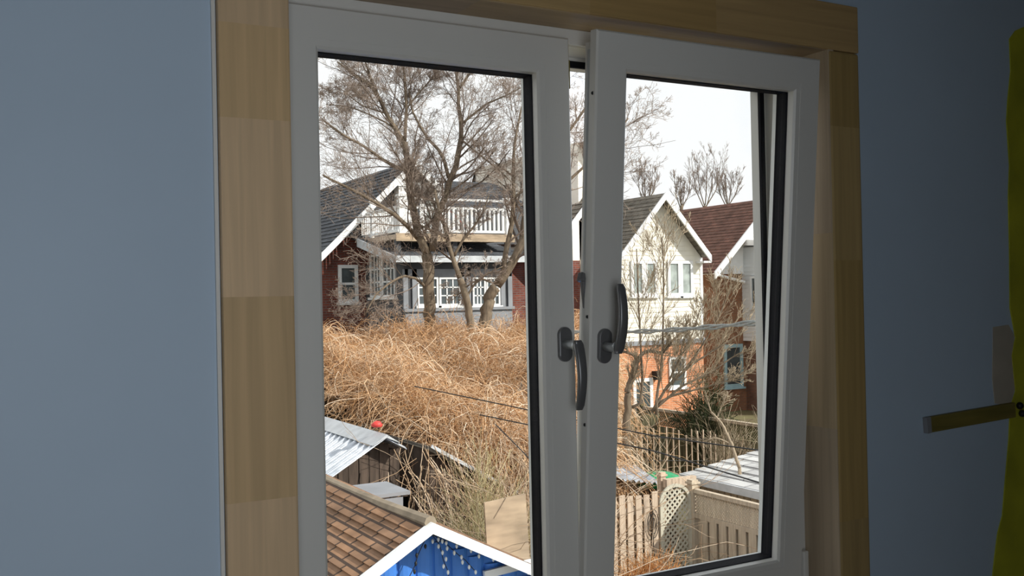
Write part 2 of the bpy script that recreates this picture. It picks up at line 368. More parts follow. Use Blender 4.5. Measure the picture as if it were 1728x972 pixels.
# rear wall, opened for the added window around the lamp
BX0, BX1, BZ0, BZ1 = -0.42, 0.52, CH - 0.68, CH + 0.48
structure(MB().box(XL - 0.2, XL, YB, WY, FLOOR, CEIL).build('wall_left', 'bare'))
structure(MB().box(XR, XR + 0.2, YB, WY, FLOOR, CEIL).build('wall_right', 'bare'))
structure(framed_wall(XL - 0.2, XR + 0.2, FLOOR - 0.2, CEIL + 0.2, BX0, BX1, BZ0, BZ1, YB - 0.2, YB).build('wall_back', 'bare'))
structure(MB().box(XL - 0.2, XR + 0.2, YB, WY, FLOOR - 0.2, FLOOR).build('floor', 'floorwood'))
structure(MB().box(XL - 0.2, XR + 0.2, YB, WY, CEIL, CEIL + 0.2).build('ceiling', 'ceiling'))
b = MB(); t = 0.05; yy0, yy1 = YB - 0.12, YB - 0.05
b.box(BX0, BX0 + t, yy0, yy1, BZ0, BZ1); b.box(BX1 - t, BX1, yy0, yy1, BZ0, BZ1)
b.box(BX0 + t, BX1 - t, yy0, yy1, BZ0, BZ0 + t); b.box(BX0 + t, BX1 - t, yy0, yy1, BZ1 - t, BZ1)
w2 = structure(b.build('added_window', 'pvc', bevel=0.004))  # unseen window, added to hold the rear lamp
MB().box(BX0 + t, BX1 - t, YB - 0.09, YB - 0.08, BZ0 + t, BZ1 - t).build('pane', 'glass', w2)

# pine casing (flat boards on the wall) and jamb liners
def zpx(y, x=435): return PY(x, y, 0.0).z
JO = dict(l=0.355, r=1.726, t=CH + 0.612, b=JZ0 - 0.105)
pl = [JO['b'], zpx(850), zpx(502), zpx(205), zpx(48), JO['t']]
M['pine_l'] = pinemat('pine_left_lit', (0.72, 0.515, 0.30), pl, 'Z', (0.95, 0.84, 1.0, 0.90, 0.92))  # left casing lighter: the stronger light there is put into the pine colour
M['pine_r'] = pinemat('pine_right_shaded', (0.46, 0.33, 0.14), [JO['b'], zpx(880, 1430), zpx(440, 1430), zpx(215, 1430), JO['t']], 'Z', (0.9, 0.96, 1.05, 0.88))  # same pine darkened; weaker light at the right is put into its colour
M['pine_t'] = pinemat('pine_top_shaded', (0.47, 0.32, 0.14), [JO['l'], 0.62, 0.80, 1.02, 1.32, JO['r']], 'X', (1.0, 0.9, 1.03, 0.93))  # same pine again, dimmer light worked into the colour
M['pine_j'] = pinemat('pine_jamb', (0.50, 0.40, 0.27), [JZ0, CH - 0.3, CH + 0.12, JZ1], 'Z', (0.92, 1.0, 0.95))
M['pine_jt'] = pinemat('pine_jamb_top', (0.48, 0.37, 0.25), [JX0, 0.8, 1.2, JX1], 'X', (0.92, 1.0, 0.95))
def trim(name, b, m, bev=0.003): return structure(b.build(name, m, bevel=bev))
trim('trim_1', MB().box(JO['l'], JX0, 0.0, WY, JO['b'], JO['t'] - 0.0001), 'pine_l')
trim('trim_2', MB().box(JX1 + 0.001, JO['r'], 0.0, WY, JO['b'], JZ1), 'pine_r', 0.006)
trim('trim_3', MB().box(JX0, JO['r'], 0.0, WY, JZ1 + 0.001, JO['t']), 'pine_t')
trim('trim_4', MB().box(JX0, JX1, 0.0, WY, JO['b'], JZ0 - 0.001), 'pine_t')
trim('trim_5', MB().box(JX0 - 0.018, JX0, 0.004, 0.20, JZ0 - 0.018, JZ1 + 0.018), 'pine_j', 0.002)
trim('trim_6', MB().box(JX1, JX1 + 0.018, 0.002, 0.20, JZ0 - 0.018, JZ1 + 0.018), 'pine_j', 0.002)
trim('trim_7', MB().box(JX0, JX1, 0.004, 0.20, JZ1, JZ1 + 0.018), 'pine_jt', 0.002)
trim('trim_8', MB().box(JX0, JX1, -0.02, 0.20, JZ0 - 0.018, JZ0), 'pine_jt', 0.002)
# caulk bead along the left board
trim('trim_9', MB().box(JO['l'] - 0.007, JO['l'] - 0.0015, WY - 0.006, WY, JO['b'], CEIL), 'pvc', 0)

# ------------------------------------------------------------------ the white window: fixed frame and two sashes
def ring(x0, x1, z0, z1, prof, name, m, parent, bevel=0.0):
    """sweep a profile [(inset, y)...] (closed) around the rectangle with mitred corners"""
    b = MB(); k = len(prof); n0 = 0
    cor = [(x0, z0, 1, 1), (x1, z0, -1, 1), (x1, z1, -1, -1), (x0, z1, 1, -1)]
    for cx, cz, sx, sz in cor:
        for ins, y in prof: b.v.append((cx + sx * ins, y, cz + sz * ins))
    for c in range(4):
        c2 = (c + 1) % 4
        for i in range(k):
            i2 = (i + 1) % k
            b.f.append((c * k + i, c * k + i2, c2 * k + i2, c2 * k + i)); b.uv.append([(0, 0)] * 4)
    return b.build(name, m, parent, bevel=bevel)
win = bpy.data.objects.new('window_1', None); C.objects.link(win); win['kind'] = 'structure'; win.location = (1.048, 0.12, JZ0)
fx0, fx1, fz0, fz1 = JX0, JX1, JZ0, JZ1
# L shaped fixed frame: face at y .098, rebate back to .150, stop lip to .172
ring(fx0, fx1, fz0, fz1, [(0, 0.098), (0.030, 0.098), (0.030, 0.112), (0.040, 0.150), (0.058, 0.152), (0.062, 0.174), (0, 0.174)], 'window_frame', 'pvc', win, 0.0015)
ring(fx0 + 0.048, fx1 - 0.048, fz0 + 0.048, fz1 - 0.048, [(0, 0.1445), (0.0125, 0.1445), (0.0125, 0.1515), (0, 0.1515)], 'gasket', 'gasket', win)

SF = 0.080                                  # room side face of the closed sash
def sash(name, label, x0, x1, z0, z1, lab_handle, left):
    """built closed in its own coordinates (x, y depth, z from bottom), origin at bottom hinge edge"""
    s = bpy.data.objects.new(name, None); C.objects.link(s); s['kind'] = 'structure'; s['keep'] = 1
    s.location = (0, SF, z0)
    H = z1 - z0; y = lambda v: v - SF
    ring(x0, x1, 0, H, [(0, 0.0035), (0.0035, 0), (0.055, 0), (0.055, 0.060), (0.015, 0.060), (0.015, 0.024), (0, 0.022)], 'sash_frame', 'pvc', s, 0)
    # glazing bead, bevelled towards the glass
    ring(x0 + 0.0545, x1 - 0.0545, 0.0545, H - 0.0545, [(0, 0.0008), (0.012, 0.001), (0.0165, 0.005), (0.0175, 0.0200), (0, 0.020)], 'glazing_bead', 'pvc', s, 0)
    ring(x0 + 0.055, x1 - 0.055, 0.055, H - 0.055, [(0, 0.0195), (0.0185, 0.0195), (0.019, 0.050), (0, 0.050)], 'gasket', 'gasket', s, 0)
    ring(x0 + 0.050, x1 - 0.050, 0.050, H - 0.050, [(0, 0.0505), (0.0225, 0.0505), (0.0205, 0.064), (0, 0.068)], 'outer_lip', 'pvc_out', s, 0)
    g = MB().box(x0 + 0.066, x1 - 0.066, 0.0215, 0.0255, 0.066, H - 0.066).build('pane', 'glass', s)
    g = MB().box(x0 + 0.066, x1 - 0.066, 0.0435, 0.0475, 0.066, H - 0.066).build('pane', 'glass', s)
    return s
ZB, ZT = CH - 0.645, CH + 0.487
sl_ = sash('window_3', '', 0.466, 1.030, ZB, ZT, '', True)
sr_ = sash('window_4', '', 1.033, 1.600, ZB, ZT, '', False)
TILT = math.atan(0.0797); sr_.rotation_euler = (TILT, 0, 0)
# hinge cover at the tilted sash's lower corner, on the fixed frame
hc = MB().box(1.601, 1.616, 0.072, 0.098, CH - 0.64, CH - 0.565); 
hc.build('hinge_cover', 'pvc', win, bevel=0.003)
# lock strips and keepers on the sash edges (local coordinates of the sash)
def onsash(s, b, name, m, bevel=0.0, smooth=False): return b.build(name, m, s, bevel=bevel, smooth=smooth)
Hs = ZT - ZB
onsash(sl_, MB().box(1.0301, 1.0345, 0.006, 0.020, Hs - 0.095, Hs - 0.04), 'keeper', 'darkstrip', 0.001)
b = MB().box(1.0425, 1.048, 0.030, 0.046, 0.03, Hs - 0.03)
onsash(sr_, b, 'lock_strip', 'steel', 0.001)
b = MB(); b.lathe([(0.004, 0), (0.004, 0.006)], (1.036, 0.0, 0), 10)
kb = MB(); 
zl = 0.645 + (PX(993, 495, 1.035).z - CH)
kb.beam((1.030, 0.024, zl + 0.030), (1.042, 0.028, zl - 0.028), 0.012, 0.010, up=(0, 1, 0)); kb.beam((1.025, 0.024, zl + 0.022), (1.031, 0.028, zl + 0.038), 0.012, 0.013, up=(0, 1, 0))
onsash(sr_, kb, 'latch', 'dark_steel', 0.002)
for zz in (0.645 + 0.372, 0.645 - 0.243, 0.645 - 0.04):
    onsash(sr_, MB().lathe([(0.0035, -0.003), (0.0035, 0.0)], (1.0335, 0.012, zz), 8, 'Y'), 'screw', 'blackrubber')

def handle(s, cx, cz, up):
    """rosette, neck and a bowed lever; up=+1 points to the ceiling, -1 down"""
    b = MB(); n = 28; w, h = 0.0145, 0.0325; pts = []
    for k in range(n):
        a = 2 * math.pi * k / n; ca, sa = math.cos(a), math.sin(a)
        pts.append((cx + w * ca, cz + (h - w) * (1 if sa > 0 else -1) + w * sa))
    base = [(x, 0.0, z) for x, z in pts]; 
    b.prism(base, (0, -0.0095, 0))
    ro = b.build('handle_rosette', 'dark_steel', s, bevel=0.002, smooth=False)
    # neck (round bar) + lever (oval section, bowed)
    b = MB(); b.tube([(cx, -0.009, cz), (cx, -0.030, cz), (cx, -0.040, cz + up * 0.001), (cx, -0.048, cz + up * 0.006)], [0.0095, 0.0085, 0.009, 0.0095], 14)
    ne = b.build('handle_neck', 'steel', s, smooth=True)
    b = MB(); N = 16; seg = 14; n0 = 0
    for i in range(N):
        t = i / (N - 1)
        z = cz + up * (-0.009 + t * 0.128)
        yy = -0.047 - 0.016 * math.sin(math.pi * min(1, t * 0.93 + 0.02)) * 0.9
        xx = cx + 0.0
        wx = 0.0105 - 0.002 * t; wy = 0.0065 - 0.0015 * t
        if i in (0, N - 1): wx *= 0.72; wy *= 0.72
        for k in range(seg):
            a = 2 * math.pi * k / seg
            sx = math.copysign(abs(math.cos(a)) ** 0.7, math.cos(a)); sy = math.copysign(abs(math.sin(a)) ** 0.7, math.sin(a))
            b.v.append((xx + wx * sx, yy + wy * sy, z))
    for i in range(N - 1):
        for k in range(seg):
            k2 = (k + 1) % seg; b.f.append((i * seg + k, i * seg + k2, (i + 1) * seg + k2, (i + 1) * seg + k)); b.uv.append([(0, 0)] * 4)
    b.f.append(tuple(range(seg))); b.uv.append([(0, 0)] * seg); b.f.append(tuple((N - 1) * seg + k for k in range(seg))); b.uv.append([(0, 0)] * seg)
    le = b.build('handle_lever', 'dark_steel', s, smooth=True)
hl = PY(951, 581, SF)
handle(sl_, hl.x, hl.z - ZB, -1)
# the right handle sits on the tilted leaf: work out its height on the leaf
hz = (PX(1035, 583, 1.060).z - ZB)
handle(sr_, 1.0625, hz, 1)

# ------------------------------------------------------------------ marks and odds on the wall at the right
yl = [(1728, 45), (1712, 52), (1702, 66), (1704, 120), (1699, 170), (1697, 205), (1702, 280), (1700, 330), (1702, 420), (1703, 520), (1712, 570), (1706, 600), (1712, 660), (1703, 690), (1701, 740), (1694, 820), (1690, 870), (1682, 900), (1677, 940), (1672, 985)]
e = [PY(x, y, WY) for x, y in yl]
b = MB(); yw = WY - 0.0005; pts = [(p.x, yw, p.z) for p in e]; pts += [(pts[-1][0], yw, FLOOR + 0.3), (2.62, yw, FLOOR + 0.3), (2.66, yw, CH), (2.60, yw, pts[0][2])]
b.prism(list(reversed(pts)), (0, -0.003, 0))
tag(b.build('wallpaper_remnant', 'yellow'), 'ragged strip of yellow-green wallpaper on the wall at the far right edge', 'wallpaper')
pa = [(1675, 552), (1701, 548), (1711, 566), (1707, 600), (1712, 655), (1704, 684), (1678, 681), (1674, 640)]
b = MB(); b.prism([(q.x, WY, q.z) for q in reversed([PY(x, y, WY) for x, y in pa])], (0, -0.0015, 0))
tag(b.build('plaster_patch', 'plaster'), 'small beige plaster patch on the wall above the wooden strip', 'plaster patch')
t = thing('wooden_strip', 'short dark stained wooden strip fixed slanting across the dark wall, right of the window', 'wooden strip', PY(1630, 703, WY))
a0, a1 = PY(1563, 716, WY), PY(1706, 691, WY)
MB().beam((a0.x, WY - 0.007, a0.z), (a1.x, WY - 0.007, a1.z), 0.036, 0.012, up=(0, 1, 0)).build('strip', 'darkstrip', t, bevel=0.002)
q = PY(1560, 716, WY); MB().beam((a0.x - 0.012, WY - 0.0072, a0.z + 0.002 - 0.003), (a0.x + 0.001, WY - 0.0072, a0.z), 0.036, 0.0122, up=(0, 1, 0)).build('end_cap', 'greytrim', t)
for px, py, lab in ((1714, 684, 'black round knob at the end of the wooden strip, the upper one'), (1718, 697, 'black round knob on yellow wallpaper, the lower one')):
    q = PY(px, py, WY); b = MB().lathe([(0.004, -0.0035), (0.0085, -0.008), (0.0085, -0.014), (0.005, -0.018)], (q.x, WY, q.z), 14, 'Y')
    tag(b.build('wall_knob', 'blackrubber', smooth=True), lab, 'knob', 'black wall knobs')

# ------------------------------------------------------------------ GROUND
b = MB(); b.box(-60, 140, 0.23, 150, -0.4, 0.0); structure(b.build('ground', 'soil'))

# ------------------------------------------------------------------ building helpers
def shingles(b, e0, e1, r1, r0, row=0.15, lift=0.012, thick=0.05):
    """roof slab from the eave line e0-e1 to the ridge line r0-r1 with overlapping courses"""
    e0, e1, r0, r1 = map(Vector, (e0, e1, r0, r1)); nrmv = (e1 - e0).cross(r0 - e0).normalized()
    if nrmv.z < 0: nrmv = -nrmv
    b.hexa([e0 - nrmv * thick, e1 - nrmv * thick, r1 - nrmv * thick, r0 - nrmv * thick, e0, e1, r1, r0])
    L = (r0 - e0).length; n = max(2, int(L / row)); w0 = (e1 - e0).length
    for i in range(n):
        t0, t1 = i / n, (i + 1) / n
        a, c = e0.lerp(r0, t0), e1.lerp(r1, t0); d, f = e0.lerp(r0, t1), e1.lerp(r1, t1)
        lo = nrmv * (lift + 0.004); hi = nrmv * 0.004
        v0, v1 = i * L / n, (i + 1) * L / n
        b.quad(a + lo, c + lo, f + hi, d + hi, [(0, v0), (w0, v0), (w0, v1), (0, v1)])
        b.quad(a, c, c + lo, a + lo, [(0, v0), (w0, v0), (w0, v0 + .01), (0, v0 + .01)])
def clapboards(b, y, zlo, zhi, span, row=0.14, lap=0.014, axis='x', sgn=-1):
    """rows of overlapping boards on the plane y=const (or x=const); span(z) -> (lo, hi)"""
    n = max(1, int(round((zhi - zlo) / row)))
    for i in range(n):
        z0 = zlo + (zhi - zlo) * i / n; z1 = zlo + (zhi - zlo) * (i + 1) / n
        a0, a1 = span(z0); c0, c1 = span(z1)
        if a1 - a0 < 0.02: continue
        P = (lambda u, o, z: (u, y + sgn * o, z)) if axis == 'x' else (lambda u, o, z: (y + sgn * o, u, z))
        b.quad(P(a0, lap, z0), P(a1, lap, z0), P(c1, 0.001, z1), P(c0, 0.001, z1))
        b.quad(P(a0, 0, z0), P(a1, 0, z0), P(a1, lap, z0), P(a0, lap, z0))
def house_window(parent, x0, x1, z0, z1, y, name='window', frame='white', pane='pane', fw=0.07, cols=1, rows=2, axis='x', sgn=-1, sill=True, depth=0.06):
    """frame standing proud of the wall plane with muntins and a recessed pane"""
    f = MB()
    def bx(b, a0, a1, d0, d1, c0, c1):
        y0, y1 = sorted((y + sgn * d0, y + sgn * d1))
        if axis == 'x': b.box(a0, a1, y0, y1, c0, c1)
        else: b.box(y0, y1, a0, a1, c0, c1)
    D = depth
    bx(f, x0, x0 + fw, 0, D, z0, z1); bx(f, x1 - fw, x1, 0, D, z0, z1); bx(f, x0 + fw, x1 - fw, 0, D, z0, z0 + fw); bx(f, x0 + fw, x1 - fw, 0, D, z1 - fw, z1)
    mw = fw * 0.35
    for i in range(1, cols):
        q = x0 + fw + (x1 - x0 - 2 * fw) * i / cols; bx(f, q - mw, q + mw, 0, D * 0.6, z0 + fw, z1 - fw)
    for i in range(1, rows):
        q = z0 + fw + (z1 - z0 - 2 * fw) * i / rows; bx(f, x0 + fw, x1 - fw, 0, D * 0.6, q - mw, q + mw)
    if sill: bx(f, x0 - 0.06, x1 + 0.06, 0, D + 0.05, z0 - 0.07, z0)
    wf = f.build(name, frame, parent)
    g = MB(); bx(g, x0 + fw * .8, x1 - fw * .8, 0.004, 0.016, z0 + fw * .8, z1 - fw * .8); g.build('pane', pane, wf).matrix_parent_inverse = Matrix.Identity(4)
    return wf
def rake(b, p0, p1, w=0.22, d=0.06):
    """white barge board under the roof edge from eave to apex"""
    p0, p1 = Vector(p0), Vector(p1); dn = Vector((0, 0, -w)); b.prism([p0, p1, p1 + dn, p0 + dn], (0, d, 0))

# ================================================================== NEIGHBOUR 1: dark house with the balcony
HY = 26.7; BF = 23.8                          # main front and balcony front
ap = PY(700, 270, HY - 0.5); el = PY(536, 434, HY - 0.5)
sl1 = (ap.z - el.z) / (ap.x - el.x)
hx0 = el.x - 0.1; hx1 = ap.x + (ap.x - el.x) * 1.05; ez = el.z - 0.1 * sl1
hs = thing('balcony_house', 'dark grey house with a white railed balcony, behind the bare trees', 'house', (ap.x, HY + 4, 0))
def zroof(x): return ap.z - abs(x - ap.x) * sl1
wx0, wx1 = hx0 + 0.35, PY(905, 470, HY).x
b = MB(); b.prism([(wx0, HY, 0), (wx1, HY, 0), (wx1, HY, min(6.6, zroof(wx1))), (ap.x, HY, ap.z - 0.15), (wx0, HY, zroof(wx0) - 0.15)], (0, 9, 0))
b.build('wall', 'bricked', hs)
gz = 6.75
b = MB(); b.prism([(ap.x - (ap.z - gz) / sl1 + .2, HY - 0.05, gz), (ap.x + (ap.z - gz) / sl1 - .2, HY - 0.05, gz), (ap.x, HY - 0.05, ap.z - .2)], (0, 0.04, 0))
b.build('gable_cladding', 'darkwall', hs)
b = MB(); rb = 12.0
shingles(b, (hx0, HY - 0.5, ez), (hx0, HY + rb, ez), (ap.x, HY + rb, ap.z), (ap.x, HY - 0.5, ap.z), row=0.2, lift=0.03)
xr = PY(748, 318, HY - 0.5).x
shingles(b, (xr, HY - 0.5, ap.z - (xr - ap.x) * sl1), (xr, HY + rb, ap.z - (xr - ap.x) * sl1), (ap.x, HY + rb, ap.z), (ap.x, HY - 0.5, ap.z), row=0.2, lift=0.03)
b.build('roof', 'sh_dark', hs)
# lower shed dormer roof to the right, behind the balcony
q0 = PY(752, 352, HY + .2); q1 = PY(905, 352, HY + 0.2); q2 = PY(905, 312, HY + 3.2); q3 = PY(752, 334, HY + 3.2); q3.z = q2.z
b = MB(); shingles(b, q0, (q1.x, q0.y, q0.z), (q1.x, q2.y, q2.z), (q0.x, q2.y, q2.z), row=0.2, lift=0.03); b.build('dormer_roof', 'sh_dark', hs)
b = MB().box(q0.x + .1, q1.x - .1, HY + 0.1, HY + 2.6, 6.6, q0.z); b.build('dormer_wall', 'darkwall', hs)
b = MB(); rake(b, (hx0, HY - 0.56, ez + .02), (ap.x, HY - 0.56, ap.z + .02), 0.24); rake(b, (xr, HY - 0.56, zroof(xr) + .02), (ap.x, HY - 0.56, ap.z + .02), 0.24)
b.build('rake_board', 'white', hs)
b = MB(); b.beam(PY(541, 430, HY - .5) + Vector((-.3, 0, -.05)), PY(541, 430, HY - .5) + Vector((-.3, 9, -.05)), 0.12, 0.12); b.build('gutter', 'white', hs)
# window beside the porch
w0, w1 = PY(571, 511, HY), PY(603, 447, HY); house_window(hs, w0.x, w1.x, w0.z, w1.z, HY, fw=0.10, rows=2)
# sun porch, two and a half metres proud of the wall
pxl, pxr = PY(682, 470, BF).x, PY(862, 470, BF).x
ztop = PY(760, 442, BF).z
b = MB().box(pxl, pxr, BF, HY, 0, ztop); b.build('porch', 'darkwall', hs)
# panelled dado of the porch front
zs = PY(770, 521, BF).z
b = MB(); b.box(pxl - 0.05, pxr + 0.05, BF - 0.12, BF, zs - 0.05, zs + 0.03); b.box(pxl, pxr, BF - 0.05, BF, zs - 0.8, zs - 0.05)
for px in (684, 699, 779, 790, 848, 860):
    x = PY(px, 500, BF).x; b.box(x - 0.07, x + 0.07, BF - 0.05, BF, zs + 0.03, ztop - 0.2)
b.box(pxl, pxr, BF - 0.05, BF, ztop - 0.42, ztop - 0.2); b.build('porch_panelling', 'greytrim', hs)
for (a, c) in ((704, 738), (741, 776), (797, 818), (820, 842)):
    p0, p1 = PY(a, 516, BF), PY(c, 468, BF); house_window(hs, p0.x, p1.x, p0.z, p1.z, BF, 'porch_window', fw=0.05, cols=3, rows=3, pane='pane')
for (a, c) in ((628, 645), (648, 669)):
    p0, p1 = PX(a, 516, pxl), PX(c, 472, pxl)
    house_window(hs, min(p0.y, p1.y), max(p0.y, p1.y), 4.95, 6.2, pxl, 'porch_window', fw=0.06, cols=3, rows=3, axis='y')
# porch roof: low shed with silver fascia
oh = 0.45; fz = PY(760, 433, BF - oh).z; bz = fz + 0.75
c0 = (pxl - oh, BF - oh, fz); c1 = (pxr + oh, BF - oh, fz); c2 = (pxr + oh, HY, bz); c3 = (pxl - oh, HY, bz)
b = MB(); shingles(b, c0, c1, c2, c3, row=0.25, lift=0.02, thick=0.06); b.build('porch_roof', 'sh_dark', hs)
b = MB(); b.box(pxl - oh, pxr + oh, BF - oh - 0.08, BF - oh, fz - 0.16, fz + 0.02)
b.prism([(pxl - oh - .04, BF - oh, fz + .03), (pxl - oh - .04, HY - .6, bz - .1), (pxl - oh - .04, HY - .6, bz - .34), (pxl - oh - .04, BF - oh, fz - .18)], (0.05, 0, 0))
b.build('porch_fascia', 'silver', hs)
# balcony: deck, fascia board, rails, posts, balusters
dz = PY(770, 396, BF).z; bx0, bx1 = PY(669, 390, BF).x, PY(866, 398, BF).x
MB().box(bx0, bx1, BF, HY, dz - 0.14, dz).build('balcony_deck', 'cedar', hs)
MB().box(bx0 - 0.03, bx1 + 0.03, BF - 0.05, BF, dz - 0.2, dz + 0.02).build('balcony_fascia', 'plywood', hs)
for x in (bx0 + .1, (bx0 + bx1) / 2, bx1 - .1):
    MB().box(x - .07, x + .07, BF + .1, BF + .24, fz, dz - .14).build('balcony_strut', 'darkwall', hs)
rz = PY(770, 351, BF).z
posts = [(PY(678, 350, BF).x, BF + 0.06), (PY(747, 350, BF).x, BF + 0.06), (PY(858, 350, BF).x, BF + 0.06), (bx0 + 0.08, HY - 0.9)]
for i, (x, y) in enumerate(posts):
    w = 0.17 if i < 3 else 0.1
    b = MB().box(x - w / 2, x + w / 2, y - w / 2, y + w / 2, dz, rz + 0.28); b.box(x - w * .65, x + w * .65, y - w * .65, y + w * .65, rz + 0.28, rz + 0.34)
    b.build('balcony_post', 'white', hs)
ub = MB(); ub.box(posts[0][0], posts[2][0], BF + 0.03, BF + 0.09, rz + 0.21, rz + 0.27); ub.box(posts[0][0], posts[2][0], BF + 0.03, BF + 0.10, rz - .03, rz + 0.03)
ub.box(posts[0][0], posts[2][0], BF + 0.03, BF + 0.09, dz + .06, dz + 0.13)
ub.box(posts[3][0] - .03, posts[3][0] + .03, BF, HY, rz - .03, rz + .03); ub.box(posts[3][0] - .03, posts[3][0] + .03, BF, HY, dz + .06, dz + .13)
ub.build('handrail', 'white', hs)
x = posts[0][0] + .16
while x < posts[2][0]:
    MB().box(x - .028, x + .028, BF + .035, BF + .085, dz + .12, rz - .02).build('baluster', 'white', hs); x += 0.145
y = BF + .2
while y < HY:
    MB().box(posts[3][0] - .022, posts[3][0] + .022, y - .028, y + .028, dz + .12, rz - .02).build('baluster', 'white', hs); y += 0.145
# attic door, its white surround and the little white corner column
d0, d1 = PY(708, 386, HY), PY(741, 312, HY)
house_window(hs, d0.x, d1.x, dz, d1.z, HY - .05, 'balcony_door', fw=0.15, cols=1, rows=1, pane='panelight', sill=False)
c0 = PY(672, 386, HY - .3).x; MB().box(c0, c0 + .5, HY - .4, HY, dz, PY(672, 318, HY).z).build('corner_column', 'white', hs)
p0, p1 = PY(760, 385, HY), PY(772, 340, HY)
MB().box(PY(672, 330, HY - .2).x, PY(750, 330, HY - .2).x, HY - .2, HY - .05, PY(700, 316, HY).z, PY(700, 308, HY).z).build('lintel', 'white', hs)

# ================================================================== NEIGHBOUR 2: brick house with white gable, glimpsed in the gap
NY = 28.5
ap2 = PY(1026, 290, NY - .4); el2 = PY(920, 434, NY - .4); k2 = (ap2.z - el2.z) / (ap2.x - el2.x)
h2 = thing('gap_brick_house', 'red brick house with white gable seen through the gap between the sashes', 'house', (ap2.x, NY + 4, 0))
w = ap2.x - el2.x
hr2 = min(.8, PY(1122, 326, 26.55).x * 2 - PY(1199, 432, 26.55).x - .35 - ap2.x)
b = MB(); b.prism([(el2.x + .3, NY, 0), (ap2.x + hr2, NY, 0), (ap2.x + hr2, NY, el2.z - .1), (el2.x + .3, NY, el2.z - .1)], (0, 8, 0)); b.build('wall', 'bricked', h2)
MB().prism([(el2.x + .3, NY, el2.z - .1), (ap2.x + hr2, NY, el2.z - .1), (ap2.x + hr2, NY, ap2.z - hr2 * k2 - .1), (ap2.x, NY, ap2.z - .1)], (0, 8, 0)).build('gable_wall', 'siding', h2)
b = MB(); shingles(b, (el2.x, NY - .4, el2.z), (el2.x, NY + 8, el2.z), (ap2.x, NY + 8, ap2.z), (ap2.x, NY - .4, ap2.z), row=.22, lift=.03)
shingles(b, (ap2.x + hr2 + .1, NY - .4, ap2.z - (hr2 + .1) * k2), (ap2.x + hr2 + .1, NY + 8, ap2.z - (hr2 + .1) * k2), (ap2.x, NY + 8, ap2.z), (ap2.x, NY - .4, ap2.z), row=.22, lift=.03); b.build('roof', 'sh_grey', h2)
b = MB(); rake(b, (el2.x, NY - .46, el2.z), (ap2.x, NY - .46, ap2.z), .3); b.build('rake_board', 'white', h2)

# ================================================================== NEIGHBOUR 3: cream siding over orange brick
WYh = 27.0
ap3 = PY(1122, 326, WYh - .45); er = PY(1199, 432, WYh - .45); k3 = (ap3.z - er.z) / (er.x - ap3.x)
wr = PY(1185, 500, WYh).x; wl = 2 * ap3.x - wr - .15; zb3 = PY(1130, 574, WYh).z
h3 = thing('siding_house', 'cream clapboard house with steep white gable over an orange brick ground floor', 'house', ((wl + wr) / 2, WYh + 4, 0))
zr3 = lambda x: ap3.z - abs(x - ap3.x) * k3
MB().box(wl, wr, WYh, WYh + 9, 0, zb3).build('brick_wall', 'brickor', h3)
b = MB(); b.prism([(wl, WYh, zb3), (wr, WYh, zb3), (wr, WYh, zr3(wr) - .1), (ap3.x, WYh, ap3.z - .1), (wl, WYh, zr3(wl) - .1)], (0, 9, 0))
def sp3(z):
    lo, hi = wl, wr
    d = (ap3.z - .1 - z) / k3; return max(lo, ap3.x - d), min(hi, ap3.x + d)
clapboards(b, WYh, zb3, ap3.z - .15, sp3, row=0.17, lap=0.022); b.build('siding_wall', 'siding', h3)
b = MB(); b.box(wl - .05, wr + .03, WYh - .09, WYh, zb3 - .14, zb3 + .02); b.build('band_board', 'greytrim', h3)
b = MB(); b.box(wr - .1, wr + .02, WYh - .035, WYh, zb3, zr3(wr) - .1); b.build('corner_board', 'white', h3)
b = MB(); exl = 2 * ap3.x - er.x
shingles(b, (er.x, WYh - .45, er.z), (er.x, WYh + 9, er.z), (ap3.x, WYh + 9, ap3.z), (ap3.x, WYh - .45, ap3.z), row=.2, lift=.02)
shingles(b, (exl, WYh - .45, er.z), (exl, WYh + 9, er.z), (ap3.x, WYh + 9, ap3.z), (ap3.x, WYh - .45, ap3.z), row=.2, lift=.02); b.build('roof', 'sh_grey', h3)
b = MB(); rake(b, (er.x, WYh - .52, er.z + .03), (ap3.x, WYh - .52, ap3.z + .03), .26); rake(b, (exl, WYh - .52, er.z + .03), (ap3.x, WYh - .52, ap3.z + .03), .26)
b.box(er.x - .35, er.x, WYh - .5, WYh, er.z - .25, er.z - .18); b.build('rake_board', 'white', h3)
for a, c in ((1064, 1085), (1087, 1107), (1126, 1146), (1147, 1167)):
    p0, p1 = PY(a, 500, WYh), PY(c, 440, WYh); house_window(h3, p0.x, p1.x, p0.z, p1.z, WYh - .02, fw=.11, rows=1, pane='panelight')
p0, p1 = PY(1129, 655, WYh), PY(1156, 601, WYh); house_window(h3, p0.x, p1.x, p0.z, p1.z, WYh, fw=.09, rows=2)
p1 = PY(1100, 637, WYh); p0 = PY(1068, 690, WYh); house_window(h3, p0.x, p1.x, 0.35, p1.z, WYh, 'back_door', fw=.13, rows=1, sill=False)
q = PY(1104, 633, WYh); MB().box(q.x - .1, q.x + .1, WYh - .3, WYh, q.z - .15, q.z + .15).build('wall_lamp', 'wire', h3)

